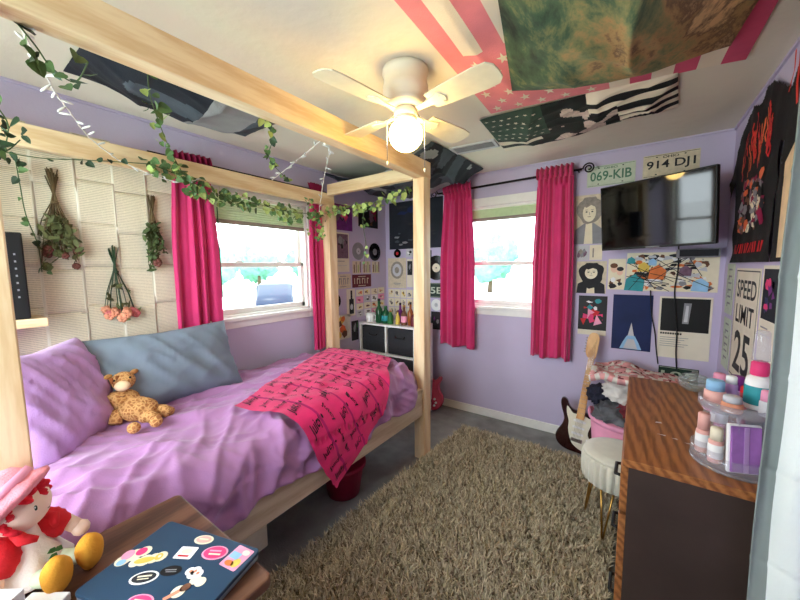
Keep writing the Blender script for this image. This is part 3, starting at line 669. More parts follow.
def record(cv, r, lab, labm, dm='black_gloss', w=None):
    cv.th = 0; n = 36; bm = cv.bm
    def ringpoly(ra, lift, m):
        bm.faces.new([bm.verts.new(cv.p(ra * math.cos(2 * PI * i / n), ra * math.sin(2 * PI * i / n), lift)) for i in range(n)]).material_index = cv.mi(m)
    ringpoly(r, .003, dm)
    for i in range(n):
        a, b = 2 * PI * i / n, 2 * PI * (i + 1) / n
        bm.faces.new([bm.verts.new(cv.p(r * math.cos(x), r * math.sin(x), l)) for x, l in ((a, 0), (b, 0), (b, .003), (a, .003))]).material_index = cv.mi(dm)
    ringpoly(r * .36, .0036, labm); ringpoly(r * .06, .0042, 'black')
    return tag(cv.done('vinyl_record'), lab, 'record')
poster(on_left(-.78, 1.79), 'purple and black poster high on the left wall behind the bed post', .24, .24, 'purple', lambda c, w, h: doodle(c, 0, 0, w, h, ['black', 'hot_pink', 'mauve', 'purple'], 16, 3))
poster(on_left(-.45, 1.85), 'dark poster with a brown figure shape in the left wall corner', .31, .22, 'black', lambda c, w, h: doodle(c, .1, 0, w, h, ['brown', 'maroon', 'charcoal', 'mauve'], 9, 6))
poster(on_left(-.78, 1.395), 'white print with a mauve picture below the purple poster', .185, .375, 'paper', lambda c, w, h: (c.rect(.012, .13, w - .012, h - .015, 'mauve'), doodle(c, .015, .135, w - .015, h - .02, ['charcoal', 'mid_grey', 'mauve'], 12, 8), c.rect(.015, .10, .12, .106, 'mid_grey', 1), c.rect(.015, .06, .15, .064, 'light_grey', 1)))
record(on_left(-.46, 1.60), .088, 'clear grey record on the left wall, next to the black one', 'light_grey', 'mid_grey')
record(on_left(-.20, 1.60), .095, 'black record in the corner on the left wall', 'mid_grey')
record(on_left(-.80, 1.12), .075, 'black record partly behind the back bed post', 'mid_grey')
def plate_draw(word, tm, top=None, bot=None):
    def d(c, w, h):
        for q in ((.006, .006, w - .006, .0085), (.006, h - .0085, w - .006, h - .006)): c.rect(*q, tm)
        c.text(word, w * .07, h * .27, w * .86, h * .46, tm)
        if top: c.text(top, w * .36, h * .80, w * .28, h * .11, tm)
        if bot: c.text(bot, w * .3, h * .09, w * .4, h * .09, tm)
        for q in (.25, .75):
            for z in (.12, .88): c.ell(w * q, h * z, .006, .004, 'charcoal', 2, 10)
    return d
def plate(cv, lab, word, base, tm, top=None, bot=None, w=.305, h=.152): return poster(cv, lab, w, h, base, plate_draw(word, tm, top, bot), 'license_plate', 'license plate')
def bars_plate(cv, lab, base, tm, n, w=.305, h=.152):
    def d(c, w, h):
        for k in range(n):
            a = w * (.1 + .8 * k / n); c.rect(a, h * .28, a + w * .035, h * .72, tm); 
            if k % 2: c.rect(a, h * .62, a + w * .09, h * .72, tm)
        c.rect(w * .3, h * .82, w * .7, h * .87, tm); c.rect(w * .3, h * .1, w * .7, h * .15, tm)
    return poster(cv, lab, w, h, base, d, 'license_plate', 'license plate')
bars_plate(on_left(-.79, 1.235), 'cream license plate on the left wall below the white print', 'plate_cream', 'mid_grey', 6, .21, .14)
bars_plate(on_left(-.56, 1.235), 'maroon license plate in the left wall corner', 'maroon_plate', 'plate_cream', 6, .29, .13)
poster(on_left(-.645, .955), 'pale card with a black bottle picture left of the cube shelf', .12, .27, 'paper', lambda c, w, h: (c.rect(.035, .02, .10, .17, 'black'), c.rect(.055, .17, .08, .255, 'black'), c.ell(.067, .09, .02, .03, 'light_grey', 2)))
poster(on_left(-.79, .74), 'orange strip poster on the left wall by the narrow curtain', .19, .24, 'cloth_white', lambda c, w, h: doodle(c, 0, 0, w, h, ['orange', 'flame_orange', 'yellow', 'brown'], 9, 12))
poster(on_left(-.585, .70), 'dark picture card on the left wall beside the cube shelf', .10, .2, 'charcoal', lambda c, w, h: doodle(c, 0, 0, w, h, ['black', 'green', 'mid_grey'], 6, 13))
# tiled little photographs
pal = [['brown', 'cream', 'mauve'], ['pencil', 'light_grey', 'charcoal'], ['orange', 'cream', 'brown'], ['maroon', 'pink', 'cream'], ['yellow', 'cream', 'brown'], ['mid_grey', 'white', 'black']]
k = 0
for i in range(4):
    for j in range(4):
        k += 1; y0 = -.505 + i * .118; z0 = .93 + j * (.072) 
        if j < 4: poster(on_left(y0, z0 + (.004 if i % 2 else 0)), 'little photo on the left wall above the shelf, %s column, %s from bottom' % (ORD[i], ORD[j]), .104, .066, pal[k % 6][1], lambda c, w, h, k=k: doodle(c, .006, .006, w - .006, h - .006, pal[(k * 5) % 6], 7, 40 + k, .1, .3), 'photo_print', 'photo', 'little photo prints in the far corner')
for i in range(3):
    poster(on_left(-.55 + i * .15, 1.375), '%s of three tall narrow photo strips below the two corner records' % ['leftmost', 'middle', 'rightmost'][i], .125, .125, 'plate_cream', lambda c, w, h, i=i: [c.rect(.015 + q * .03, .01, .03 + q * .03, .09 + .03 * ((q + i) % 2), ['brown', 'pencil', 'leaf_light', 'mauve'][q]) for q in range(4)], 'photo_print', 'photo', 'little photo prints in the far corner')
poster(on_back(.055, 1.63), 'very large black poster behind the front bed post', .665, .50, 'dark_cloth', lambda c, w, h: (doodle(c, .03, .03, w - .03, .2, ['slate_cloth', 'charcoal', 'mid_grey'], 14, 21, .04, .12), doodle(c, .05, .2, w - .05, h - .03, ['charcoal', 'navy'], 6, 22, .08, .2)))
poster(on_back(.03, 1.205), 'cream print with a big grey circle, below the black poster', .245, .33, 'plate_cream', lambda c, w, h: (c.ell(w / 2, h * .60, .085, .095, 'pencil'), c.ell(w / 2, h * .60, .06, .07, 'light_grey', 2), c.ell(w / 2, h * .6, .03, .035, 'pencil', 3), c.rect(w * .3, .05, w * .7, .058, 'mid_grey'), c.rect(w * .36, .034, w * .64, .04, 'mid_grey')))
record(on_back(.16, 1.585), .046, 'small black record with red centre under the black poster', 'red')
poster(on_back(.275, 1.545), 'small grey square sticker beside the small record', .085, .085, 'light_grey', lambda c, w, h: doodle(c, .008, .008, w - .008, h - .008, ['black', 'charcoal', 'white'], 7, 31), 'sticker', 'sticker')
poster(on_back(.285, 1.22), 'narrow pale print with dark square, right of the circle print', .075, .30, 'paper', lambda c, w, h: (c.rect(.006, .13, w - .006, .28, 'charcoal'), doodle(c, .01, .14, w - .01, .27, ['mid_grey', 'black'], 5, 33)))
k = 0
for i in range(5):
    for j in range(3):
        k += 1; x0 = .03 + i * .083; z0 = .90 + j * .1
        poster(on_back(x0, z0), 'little photo on the back wall above the shelf, %s column, %s from bottom' % (ORD[i], ORD[j]), .074, .092, pal[(k * 2) % 6][1], lambda c, w, h, k=k: doodle(c, .005, .005, w - .005, h - .005, pal[(k * 3 + 1) % 6], 7, 80 + k, .1, .3), 'photo_print', 'photo', 'little photo prints in the far corner')
record(on_back(.645, 1.425), .125, 'large black record between the front bed post and the pink curtain', 'cream')
poster(on_back(.535, 1.455), 'dark blue print behind the large record', .055, .15, 'slate_cloth')
plate(on_back(.49, 1.12), 'green license plate below the large record, reading 05E', '05E', 'dark_green', 'plate_green', w=.235, h=.15)
record(on_back(.645, 1.045), .06, 'white disc below the green license plate', 'light_grey', 'white')
poster(on_back(.585, .79), 'black framed little picture near the curtain bottom', .12, .185, 'black', lambda c, w, h: (c.rect(.012, .012, w - .012, h - .012, 'charcoal'), doodle(c, .015, .03, w - .015, h - .03, ['purple', 'black', 'mid_grey'], 6, 55)), 'framed_picture', 'picture')

# ------------------------------------------------------------------ back wall: pictures round the television
def portrait(c, w, h, hairm, facem, coatm, long=1.):
    c.poly([(w * .02, 0), (w * .98, 0), (w * .95, h * .28), (w * .66, h * .42), (w * .34, h * .42), (w * .06, h * .30)], coatm, 1)
    c.poly([(w * .36, 0), (w * .64, 0), (w * .6, h * .42), (w * .4, h * .42)], facem, 2)
    rr = random.Random(5); n = 22
    c.poly([(w * (.5 + (.40 + .05 * rr.uniform(-1, 1)) * math.cos(2 * PI * i / n)), h * (.70 + (.27 + .03 * rr.uniform(-1, 1)) * math.sin(2 * PI * i / n) * (long if math.sin(2 * PI * i / n) < 0 else 1))) for i in range(n)], hairm, 3)
    c.ell(w * .5, h * .64, w * .21, h * .19, facem, 4)
    c.poly([(w * .27, h * .80), (w * .4, h * .74), (w * .55, h * .79), (w * .73, h * .73), (w * .70, h * .88), (w * .4, h * .9)], hairm, 5)
    for s in (-.09, .09): c.ell(w * (.5 + s), h * .655, w * .035, h * .014, 'charcoal', 5, 10); c.rect(w * (.5 + s - .045), h * .69, w * (.5 + s + .045), h * .70, hairm, 5)
    c.stroke([(w * .5, h * .65), (w * .515, h * .60), (w * .49, h * .595)], w * .015, 'pencil', 5); c.rect(w * .45, h * .55, w * .55, h * .56, 'brown', 5)
poster(on_back(1.885, 1.60), 'pencil portrait of a person with wavy shoulder length hair, left of the television', .215, .375, 'plate_cream', lambda c, w, h: portrait(c, w, h, 'pencil', 'cream', 'mid_grey'))
poster(on_back(1.90, 1.475), 'grey photo strip just under the pencil portrait', .10, .115, 'light_grey', lambda c, w, h: doodle(c, .005, .005, w - .005, h - .005, ['pencil', 'mid_grey', 'mauve'], 8, 91))
poster(on_back(2.005, 1.475), 'cream card under the pencil portrait, right of the grey strip', .085, .115, 'cream', lambda c, w, h: c.rect(.02, .02, .03, .09, 'pencil'))
poster(on_back(1.92, 1.215), 'drawing of a person with long dark hair on a pale ground', .205, .25, 'plate_cream', lambda c, w, h: portrait(c, w, h, 'charcoal', 'cream', 'charcoal', 1.9))
poster(on_back(1.945, .885), 'red, black and pink cartoonish print above the guitar headstock', .195, .31, 'black', lambda c, w, h: (c.rect(0, 0, w, h * .13, 'paper', 1), doodle(c, 0, h * .15, w, h * .75, ['hot_pink', 'black', 'pink', 'red'], 12, 95), doodle(c, .02, h * .6, w - .02, h, ['red', 'white', 'teal', 'black'], 8, 96, .08, .2)))
poster(on_back(2.135, 1.25), 'photo of two people leaning together, left of the comic print', .11, .23, 'cream', lambda c, w, h: (doodle(c, 0, 0, w, h * .45, ['charcoal', 'white', 'brown'], 7, 99), c.ell(w * .35, h * .68, w * .2, h * .13, 'skin_tone', 4), c.ell(w * .68, h * .58, w * .18, h * .12, 'skin_tone', 4), c.ell(w * .33, h * .78, w * .22, h * .08, 'brown', 5), c.ell(w * .70, h * .67, w * .2, h * .07, 'charcoal', 5)), 'photo_print', 'photo')
def comic(c, w, h):
    doodle(c, 0, 0, w, h, ['cream', 'charcoal', 'white', 'mid_grey', 'brown', 'light_grey', 'black', 'orange'], 150, 102, .035, .10)
    for (a, b, r, m) in ((.10, .20, .12, 'teal'), (.82, .17, .09, 'sky_blue'), (.36, .48, .10, 'orange'), (.20, .62, .07, 'yellow'), (.50, .30, .08, 'cream'), (.30, .75, .05, 'sky_blue'), (.66, .52, .07, 'mauve'), (.05, .8, .05, 'teal')):
        c.poly([(w * a + r * w * q, h * b + r * h * 2 * z) for q, z in ((-1, -.8), (.9, -.9), (1, .3), (.1, 1), (-.8, .5))], m, 14)
    for k in range(14): c.stroke([(w * R.random(), h * R.random()), (w * R.random() * .2 + w * R.random() * .8, h * R.random())], .004, 'black', 16)
poster(on_back(2.25, 1.245), 'wide crowded comic collage below the television', .505, .275, 'cream', comic)
poster(on_back(2.178, .798), 'dark blue print with a pale blue bell shape', .243, .415, 'navy', lambda c, w, h: (c.poly([(w * .22, .008), (w * .78, .008), (w * .70, h * .14), (w * .60, h * .26), (w * .40, h * .26), (w * .30, h * .14)], 'sky_blue', 1), c.poly([(w * .32, .01), (w * .68, .01), (w * .58, h * .2), (w * .42, h * .2)], 'light_grey', 2), c.poly([(w * .42, h * .26), (w * .58, h * .26), (w * .5, h * .5)], 'light_grey', 2)))
def album(c, w, h):
    c.rect(.012, h * .44, w - .012, h - .012, 'black', 1); c.poly([(w * .46, h * .57), (w * .58, h * .57), (w * .62, h * .9), (w * .48, h * .9)], 'mid_grey', 2); c.poly([(w * .49, h * .60), (w * .56, h * .60), (w * .57, h * .86), (w * .52, h * .86)], 'light_grey', 3)
    for k in range(9): c.rect(.014 + k * .0135, h * .385, .024 + k * .0135, h * .415, 'black', 1)
    for k in range(5): c.rect(.014, h * (.33 - k * .035), .014 + w * (.55 - .07 * (k % 3)), h * (.338 - k * .035), 'mid_grey', 1)
poster(on_back(2.457, .775), 'white album print with black picture and lines of small type', .282, .435, 'paper', album)
plate(on_back(1.967, 2.028), 'pale green license plate left of the other, reading 069-KIB', '069-KIB', 'plate_green', 'plate_text', 'OHIO')
plate(on_back(2.314, 2.042), 'cream license plate above the television, reading 914 DJ1', '914 DJ1', 'plate_cream', 'charcoal', 'OHIO')
plate(on_back(2.475, .595), 'dark green license plate low on the wall behind the desk, reading 105', '105', 'dark_green', 'plate_green', w=.22, h=.115)

# television, turned towards the bed on its arm
t = thing('television', 'black flat television on a wall arm, showing window reflections', 'television', (2.40, -.02, 1.55))
TL, TR, BL = V((2.088, -.238, 1.962)), V((2.655, -.45, 1.975)), V((2.101, -.198, 1.535))
tx = (TR - TL).normalized(); tw = .612; tz = (TL - BL).normalized(); tn = tx.cross(tz).normalized(); tz = tn.cross(tx).normalized() * -1 if tn.cross(tx).z < 0 else tn.cross(tx).normalized()
if tn.y > 0: tn = -tn
MT = axes(BL, tx, tz, tn); thh = .435
def tbx(a0, a1, b0, b1, c0, c1, bev=0): bm = bx(NB(), a0, a1, b0, b1, c0, c1, bev=bev); bm.transform(MT); return bm
obj('housing', tbx(0, tw, 0, thh, -.045, 0, .004), 'black', t); obj('screen', tbx(.008, tw - .008, .014, thh - .008, 0, .002), mat('screen_glass', (3, 4, 7), .05, .02, spec=.4), t)
obj('chin_strip', tbx(tw * .44, tw * .56, .003, .010, 0, .003), 'mid_grey', t)
c0 = MT @ V((tw / 2, thh / 2, -.045)); bm = tube(NB(), [c0, c0 + V((.12, .1, 0)), (c0.x, -.02, c0.z)], .014); obj('wall_arm', bm, 'black', t); obj('wall_plate', bx(NB(), c0.x - .06, c0.x + .06, -.02, -.001, c0.z - .08, c0.z + .08), 'black', t)
t = thing('sound_bar', 'small grey speaker bar under the right end of the television', 'speaker', (2.64, -.06, 1.475)); obj('body', bx(NB(), 2.53, 2.74, -.11, -.001, 1.478, 1.535, bev=.008), 'mid_grey', t); obj('grille', bx(NB(), 2.54, 2.73, -.114, -.110, 1.485, 1.528), 'charcoal', t)
def cord(lab, pts, r=.004, m='black', name='power_cord'):
    P = [V(p) for p in pts]; out = []
    for i in range(len(P) - 1):
        a, b, c, d = P[max(i - 1, 0)], P[i], P[i + 1], P[min(i + 2, len(P) - 1)]
        for k in range(6):
            q = k / 6; out.append(.5 * ((2 * b) + (c - a) * q + (2 * a - 5 * b + 4 * c - d) * q * q + (3 * b - a - 3 * c + d) * q ** 3))
    out.append(P[-1]); return tag(obj(name, tube(NB(), out, r, 6), m), lab, 'cord')
cord('black cord hanging from the television over the white album print', [(2.54, -.012, 1.56), (2.545, -.012, 1.40), (2.535, -.012, 1.24), (2.56, -.012, 1.0), (2.565, -.012, .82), (2.575, -.012, .70)], .0045)
cord('black cord running beside the dark blue print', [(2.40, -.010, 1.25), (2.415, -.010, 1.08), (2.44, -.010, .95), (2.455, -.010, .82), (2.47, -.010, .72)], .004)

# ------------------------------------------------------------------ right wall
def signd(c, w, h):
    for q in ((.012, .012, w - .012, .018), (.012, h - .018, w - .012, h - .012), (.012, .012, .018, h - .012), (w - .018, .012, w - .012, h - .012)): c.rect(*q, 'black')
    c.text('SPEED', w * .10, h * .74, w * .80, h * .16, 'black'); c.text('LIMIT', w * .13, h * .52, w * .74, h * .16, 'black'); c.text('25', w * .16, h * .09, w * .68, h * .36, 'black')
poster(on_right(-.345, .80), 'white metal SPEED LIMIT 25 road sign on the right wall', .46, .61, 'paper', signd, 'road_sign', 'road sign')
for y0, z0, lab in ((-.10, 1.13, 'upper grey license plate turned upright, left of the road sign'), (-.12, .80, 'lower grey license plate turned upright, left of the road sign')):
    cv = Canvas(lambda a, b, y0=y0, z0=z0: V((W_ - .001, y0 - .19 + b, z0 + .305 - a)), V((-1, 0, 0)))
    bars_plate(cv, lab, 'plate_green', 'mid_grey', 6, .305, .19)
poster(on_right(-.835, 1.0), 'white print with a dark purple and pink picture, right of the road sign', .245, .425, 'paper', lambda c, w, h: (c.rect(.02, .19, w - .02, h - .015, 'dark_cloth', 1), doodle(c, .03, .2, w - .03, h - .03, ['purple', 'hot_pink', 'navy', 'purple'], 10, 130, .08, .25), c.rect(.03, .15, .13, .157, 'mid_grey'), c.rect(.03, .12, .17, .125, 'light_grey')))
poster(on_right(-1.095, .92), 'white road sign with a thick black winding curve', .40, .51, 'white', lambda c, w, h: c.stroke([(w * (.42 + .28 * math.sin(q * 5.2)), h * (.06 + .86 * q)) for q in [i / 24 for i in range(25)]], .05, 'black', 1), 'road_sign', 'road sign')
def tee(lab, y0, y1, z0, z1, sl, seed, kind):
    """T-shirt pinned flat on the right wall: slightly rumpled cloth with its print"""
    w, h = y0 - y1, z1 - z0
    def P(a, b): 
        d = .010 + .008 * noise.noise(V((a * 9, b * 9, seed))) + .006 * ridge(V((a * 3 + b, b * 3, seed)))
        return V((W_ - .004 - abs(d), y0 - a, z0 + b))
    out = [(0, 0), (w, 0), (w, h * .62), (w + sl, h * .50), (w + sl + .05, h * .72), (w * .80, h * .98), (w * .66, h), (w * .5, h * .95), (w * .34, h), (w * .20, h * .98), (-sl, h * .62), (-sl + .04, h * .46), (0, h * .58)]
    # fill as a fine grid clipped to the outline
    def inside(a, b):
        c = False; j = len(out) - 1
        for i in range(len(out)):
            if (out[i][1] > b) != (out[j][1] > b) and a < (out[j][0] - out[i][0]) * (b - out[i][1]) / (out[j][1] - out[i][1]) + out[i][0]: c = not c
            j = i
        return c
    A0, A1 = -sl - .01, w + sl + .06; n = 110
    bm = grid(NB(), lambda u, v: P(A0 + (A1 - A0) * u, h * 1.01 * v), n, n, 0, lambda u, v: not inside(A0 + (A1 - A0) * u, h * 1.01 * v))
    bmesh.ops.delete(bm, geom=[v for v in bm.verts if not v.link_faces], context='VERTS')
    for f in bm.faces: f.smooth = True
    cv = Canvas(P, V((-1, 0, 0)), bm); cv.mi('tee_black'); cv.th = .002; rr = random.Random(seed)
    if kind == 1:
        for k in range(26):
            a = w * (.16 + .70 * rr.random()); b = h * rr.uniform(.55, .72); L_ = h * rr.uniform(.08, .24)
            cv.stroke([(a + .012 * math.sin(q * 3 + k), b + L_ * q / 5) for q in range(6)], rr.uniform(.008, .022), ['flame_red', 'flame_orange', 'red'][k % 3], 1 + .1 * k)
        doodle(cv, w * .14, h * .17, w * .86, h * .56, ['brown', 'mauve', 'cream', 'charcoal', 'maroon', 'mid_grey', 'flame_orange'], 90, 7, .06, .13)
        for k in range(13): cv.poly([(w * (.14 + .056 * k), h * .06), (w * (.14 + .056 * k + .02 + .02 * (k % 2)), h * .06), (w * (.14 + .056 * k + .035), h * .12), (w * (.14 + .056 * k + .01 * (k % 3)), h * .125)], 'red', 1); 
    else:
        cv.poly([(w * .10, h * .02), (w * .9, h * .02), (w * .92, h * .42), (w * .70, h * .60), (w * .35, h * .60), (w * .12, h * .46)], 'tee_cream', 1)
        doodle(cv, w * .14, h * .05, w * .5, h * .45, ['tee_black', 'tee_cream', 'tee_black'], 5, 11, .05, .12)
        for k in range(9):
            a = w * (.08 + .1 * k); cv.stroke([(a + .01 * math.sin(q * 2 + k), h * (.97 - .09 * q)) for q in range(3 + k % 4)], .016, 'flame_red', 2)
    return tag(cv.done('t_shirt'), lab, 't-shirt')
tee('black T-shirt with red flames and a picture collage, beside the television', -.24, -.95, 1.44, 2.24, .21, 2, 1)
tee('black T-shirt with red drips and a cream print, nearest on the right wall', -.985, -1.70, 1.44, 2.26, .0, 5, 2)

def on(u, v, ax, val):
    d = FWD * FPX + RGT * (u - 400) - UPV * (v - 300); i = 'xyz'.index(ax)
    return CAM + d * ((val - CAM[i]) / d[i])
# ------------------------------------------------------------------ desk on the right
t = thing('desk', 'oak topped desk with dark brown end panel and drawers along the right wall', 'desk', (2.54, -1.17, 0))
dz = .78; dx0, dx1, dy0, dy1 = 2.305, 2.772, -1.695, -.66
cv = Canvas(lambda a, b: V((dx0 + a, dy0 + b, dz)), V((0, 0, 1)), bx(NB(), dx0, dx1, dy0, dy1, dz - .028, dz, bev=.003)); cv.mi('oak'); cv.th = 0
for pts in ([(.10, .385), (.125, .39), (.12, .402), (.105, .398)], [(.10, .272), (.13, .268), (.128, .276)], [(.145, .262), (.165, .256), (.162, .266)], [(.18, .245), (.198, .240), (.196, .248)]): cv.poly(pts, 'light_grey')
cv.done('desktop', t, label='oak grain desktop with small white paint marks')
obj('end_panel', bx(NB(), dx0 + .018, dx1 - .01, dy0 + .012, dy0 + .034, 0.001, dz - .03, bev=.002), 'dark_panel', t)
obj('end_panel', bx(NB(), dx0 + .018, dx1 - .01, dy1 - .034, dy1 - .012, 0.001, dz - .03, bev=.002), 'dark_panel', t)
obj('pedestal_side', bx(NB(), dx0 + .03, dx1 - .01, -1.30, -1.282, .05, dz - .03), 'dark_panel', t)
obj('back_panel', bx(NB(), dx1 - .02, dx1 - .008, dy0 + .035, dy1 - .035, .10, dz - .03), 'dark_panel', t)
for k, (z0, z1) in enumerate(((.575, .745), (.33, .565), (.06, .32))):
    d = obj('drawer', bx(NB(), dx0 - .004, dx0 + .02, -1.672, -1.288, z0, z1, bev=.003), 'oak', t)
    zc = z0 + (z1 - z0) * .72; obj('drawer_handle', tube(NB(), [(dx0 - .002, -1.655, zc), (dx0 - .018, -1.652, zc), (dx0 - .018, -1.575, zc), (dx0 - .002, -1.572, zc)], .006), 'black', d)
obj('apron_drawer', bx(NB(), dx0 - .002, dx0 + .02, -1.275, -.70, .68, .745, bev=.003), 'oak', t)

# stool
t = thing('stool', 'round white fluted velvet stool with gold hairpin legs, tucked at the desk', 'stool', (2.275, -.97, 0)); sc = (2.275, -.97, 0)
obj('seat', lathe(NB(), [(0, .285), (.140, .285), (.150, .30), (.154, .36), (.154, .412), (.148, .43)], sc, 216, fl=lambda a, z: 1 + .08 * abs(math.sin(a * 14)) * (1 if z > .29 else 0)), 'ottoman_velvet', t)
obj('cushion_top', lathe(NB(), [(.150, .427), (.157, .436), (.150, .450), (.11, .459), (0, .462)], sc, 64), 'ottoman_velvet', t)
for k in range(4):
    a = PI / 4 + .5 + k * PI / 2; c, s = math.cos(a), math.sin(a); p = V(sc)
    obj('leg', tube(NB(), [p + V((c * .11 - s * .03, s * .11 + c * .03, .285)), p + V((c * .150, s * .150, .008)), p + V((c * .150, s * .150, .008)) + V((0, 0, .001)), p + V((c * .11 + s * .03, s * .11 - c * .03, .285))], .005), 'gold', t)

# laundry basket with clothes
bc = V((2.315, -.375, 0))
t = thing('laundry_basket', 'pink plastic laundry basket full of clothes beyond the desk', 'basket', bc)
obj('tub', lathe(NB(), [(0, .004), (.17, .004), (.18, .02), (.215, .40), (.222, .40), (.19, .012)], bc, 40), 'basket_pink', t)
obj('rim', lathe(NB(), [(.212, .385), (.232, .39), (.236, .405), (.230, .418), (.212, .415)], bc, 40), 'basket_pink', t)
for s in (-1, 1): obj('handle', tube(NB(), [bc + V((s * .228 * math.cos(q), .228 * math.sin(q), .40 + .03 * math.sin((q + .35) / .7 * PI))) for q in [-.35 + .7 * i / 8 for i in range(9)]], .010), 'basket_pink', t)
def crumple(name, lab, c, r, m, seed, cat='clothes', amp=.24):
    bm = NB(); bmesh.ops.create_icosphere(bm, subdivisions=5, radius=1)
    for v in bm.verts:
        p = v.co.copy(); k = 1 + amp * (ridge(p * 1.5 + V((seed, 0, 0))) - .4) + amp * .6 * (ridge(p * 2.4 + V((0, seed, 0))) - .4) + .10 * noise.noise(p * 5)
        v.co = V(c) + V((p.x * r[0] * k, p.y * r[1] * k, p.z * r[2] * k))
    return tag(obj(name, bm, m, smooth=True), lab, cat, 'clothes piled in the pink basket')
crumple('garment', 'grey crumpled garment bulging over the rim of the pink basket', bc + V((-.07, -.04, .42)), (.13, .14, .09), 'cloth_grey', 2)
crumple('garment', 'dark navy garment at the left of the basket pile', bc + V((-.17, .12, .50)), (.09, .09, .07), 'cloth_navy', 5)
crumple('garment', 'maroon patterned garment in the middle of the basket pile', bc + V((.06, -.02, .48)), (.13, .14, .08), 'cloth_maroon', 8)
crumple('garment', 'off white garment draped below the folded rose blanket', bc + V((.01, .05, .585)), (.16, .15, .10), 'cloth_white', 11)
bm = NB()
def fb(a, b):
    x = 2.09 + .52 * a; y = -.56 + .40 * b + .02 * math.sin(a * 7)
    return V((x, y, .70 + .035 * math.sin(PI * a) - .06 * a + .012 * math.sin(a * 13 + b * 4) + .03 * (noise.noise(V((a * 5, b * 4, 2))))))
grid(bm, fb, 60, 40, lambda a, b: 1 if noise.noise(V((a * 16, b * 12, 4))) > .12 else (2 if noise.noise(V((a * 20, b * 14, 14))) > .3 else 0))
tag(obj('folded_blanket', bm, ['cloth_rose', 'cloth_white', 'cloth_maroon'], smooth=True, solid=.04, recalc=False), 'rose and white patterned blanket folded on top of the basket pile', 'blanket')

# ------------------------------------------------------------------ guitars
STRAT = [(0, .0), (.07, .005), (.125, .04), (.158, .10), (.155, .155), (.128, .20), (.118, .235), (.126, .275), (.148, .315), (.150, .345), (.130, .352), (.108, .330), (.080, .312), (.055, .315), (.03, .325), (-.03, .325), (-.055, .325), (-.085, .345), (-.108, .385), (-.128, .40), (-.150, .395), (-.155, .36), (-.140, .31), (-.118, .26), (-.112, .225), (-.122, .18), (-.148, .12), (-.150, .075), (-.125, .03), (-.07, .003)]
def spl(P, n=4):
    out = []; N_ = len(P)
    for i in range(N_):
        a, b, c, d = [V(P[(i + k) % N_] + (0,)) for k in (-1, 0, 1, 2)]
        for k in range(n):
            q = k / n; v = .5 * ((2 * b) + (c - a) * q + (2 * a - 5 * b + 4 * c - d) * q * q + (3 * b - a - 3 * c + d) * q ** 3); out.append((v.x, v.y))
    return out
def guitar(lab, M, bodym, gm, sc=1.):
    M = M @ Matrix.Scale(sc, 4)
    t = thing('electric_guitar', lab, 'guitar', M.translation)
    obj('body', prism(NB(), spl(STRAT), 0, .044, M, bev=.008), bodym, t)
    pg = [(-.02, .06), (.05, .03), (.10, .06), (.105, .11), (.07, .16), (.075, .22), (.09, .29), (.06, .29), (.03, .30), (-.03, .30), (-.055, .30), (-.09, .335), (-.105, .34), (-.098, .29), (-.075, .23), (-.07, .17), (-.05, .11)]
    obj('pickguard', prism(NB(), spl(pg, 3), .0442, .0475, M), gm, t)
    obj('neck', prism(NB(), [(-.028, .27), (.028, .27), (.022, .76), (-.022, .76)], .04, .066, M, bev=.006), 'maple', t)
    obj('headstock', prism(NB(), spl([(-.022, .755), (.022, .755), (.03, .79), (.032, .86), (.03, .925), (.005, .955), (-.03, .95), (-.048, .91), (-.05, .83), (-.045, .79)], 3), .036, .052, M, bev=.003), 'maple', t)
    bm = NB()
    for k in range(17): y = .32 + .43 * (1 - .94 ** (k)) / (1 - .94 ** 17); bx(bm, -.024, .024, y - .001, y + .001, .066, .0675, M=M)
    obj('frets', bm, 'chrome', t)
    for y in (.15, .20, .25): obj('pickup', bx(NB(), -.042, .042, y - .009, y + .009, .0475, .056, bev=.004, M=M), 'white', t)
    obj('bridge', bx(NB(), -.04, .04, .085, .115, .0475, .058, bev=.003, M=M), 'chrome', t)
    for q in ((.075, .12), (.09, .085), (.07, .055)): obj('knob', lathe(NB(), [(0, 0), (.012, 0), (.010, .014), (0, .014)], (0, 0, 0), 14, 0, M @ Matrix.Translation((q[0], q[1], .0475))), 'white', t)
    for k in range(6):
        x = -.017 + k * .0068; obj('string', tube(NB(), [M @ V((x * 1.4, .10, .060)), M @ V((x, .76, .069)), M @ V((x * 1.1 - .005, .80 + k * .022, .056))], .0008, 4), 'chrome', t)
        bm = NB(); lathe(bm, [(0, 0), (.006, 0), (.006, .014), (0, .014)], (0, 0, 0), 8, 0, M @ Matrix.Translation((-.054, .80 + k * .022, .044)) ); obj('tuning_peg', bm, 'chrome', t)
    return t
def lean(foot, head, facing=(0, -1, 0)):
    Y = (V(head) - V(foot)).normalized(); Z = V(facing) - Y * V(facing).dot(Y); Z.normalize(); X = Y.cross(Z); return axes(foot, X, Y, Z)
guitar('sunburst electric guitar with white pickguard leaning on the wall by the pink basket', lean((1.985, -.215, .004), (2.085, -.072, .93)), 'sunburst', 'pickguard', .97)
guitar('pink electric guitar in the far corner behind the front bed post', lean((.675, -.165, .004), (.60, -.072, .8)), 'guitar_pink', 'guitar_pink', .96)

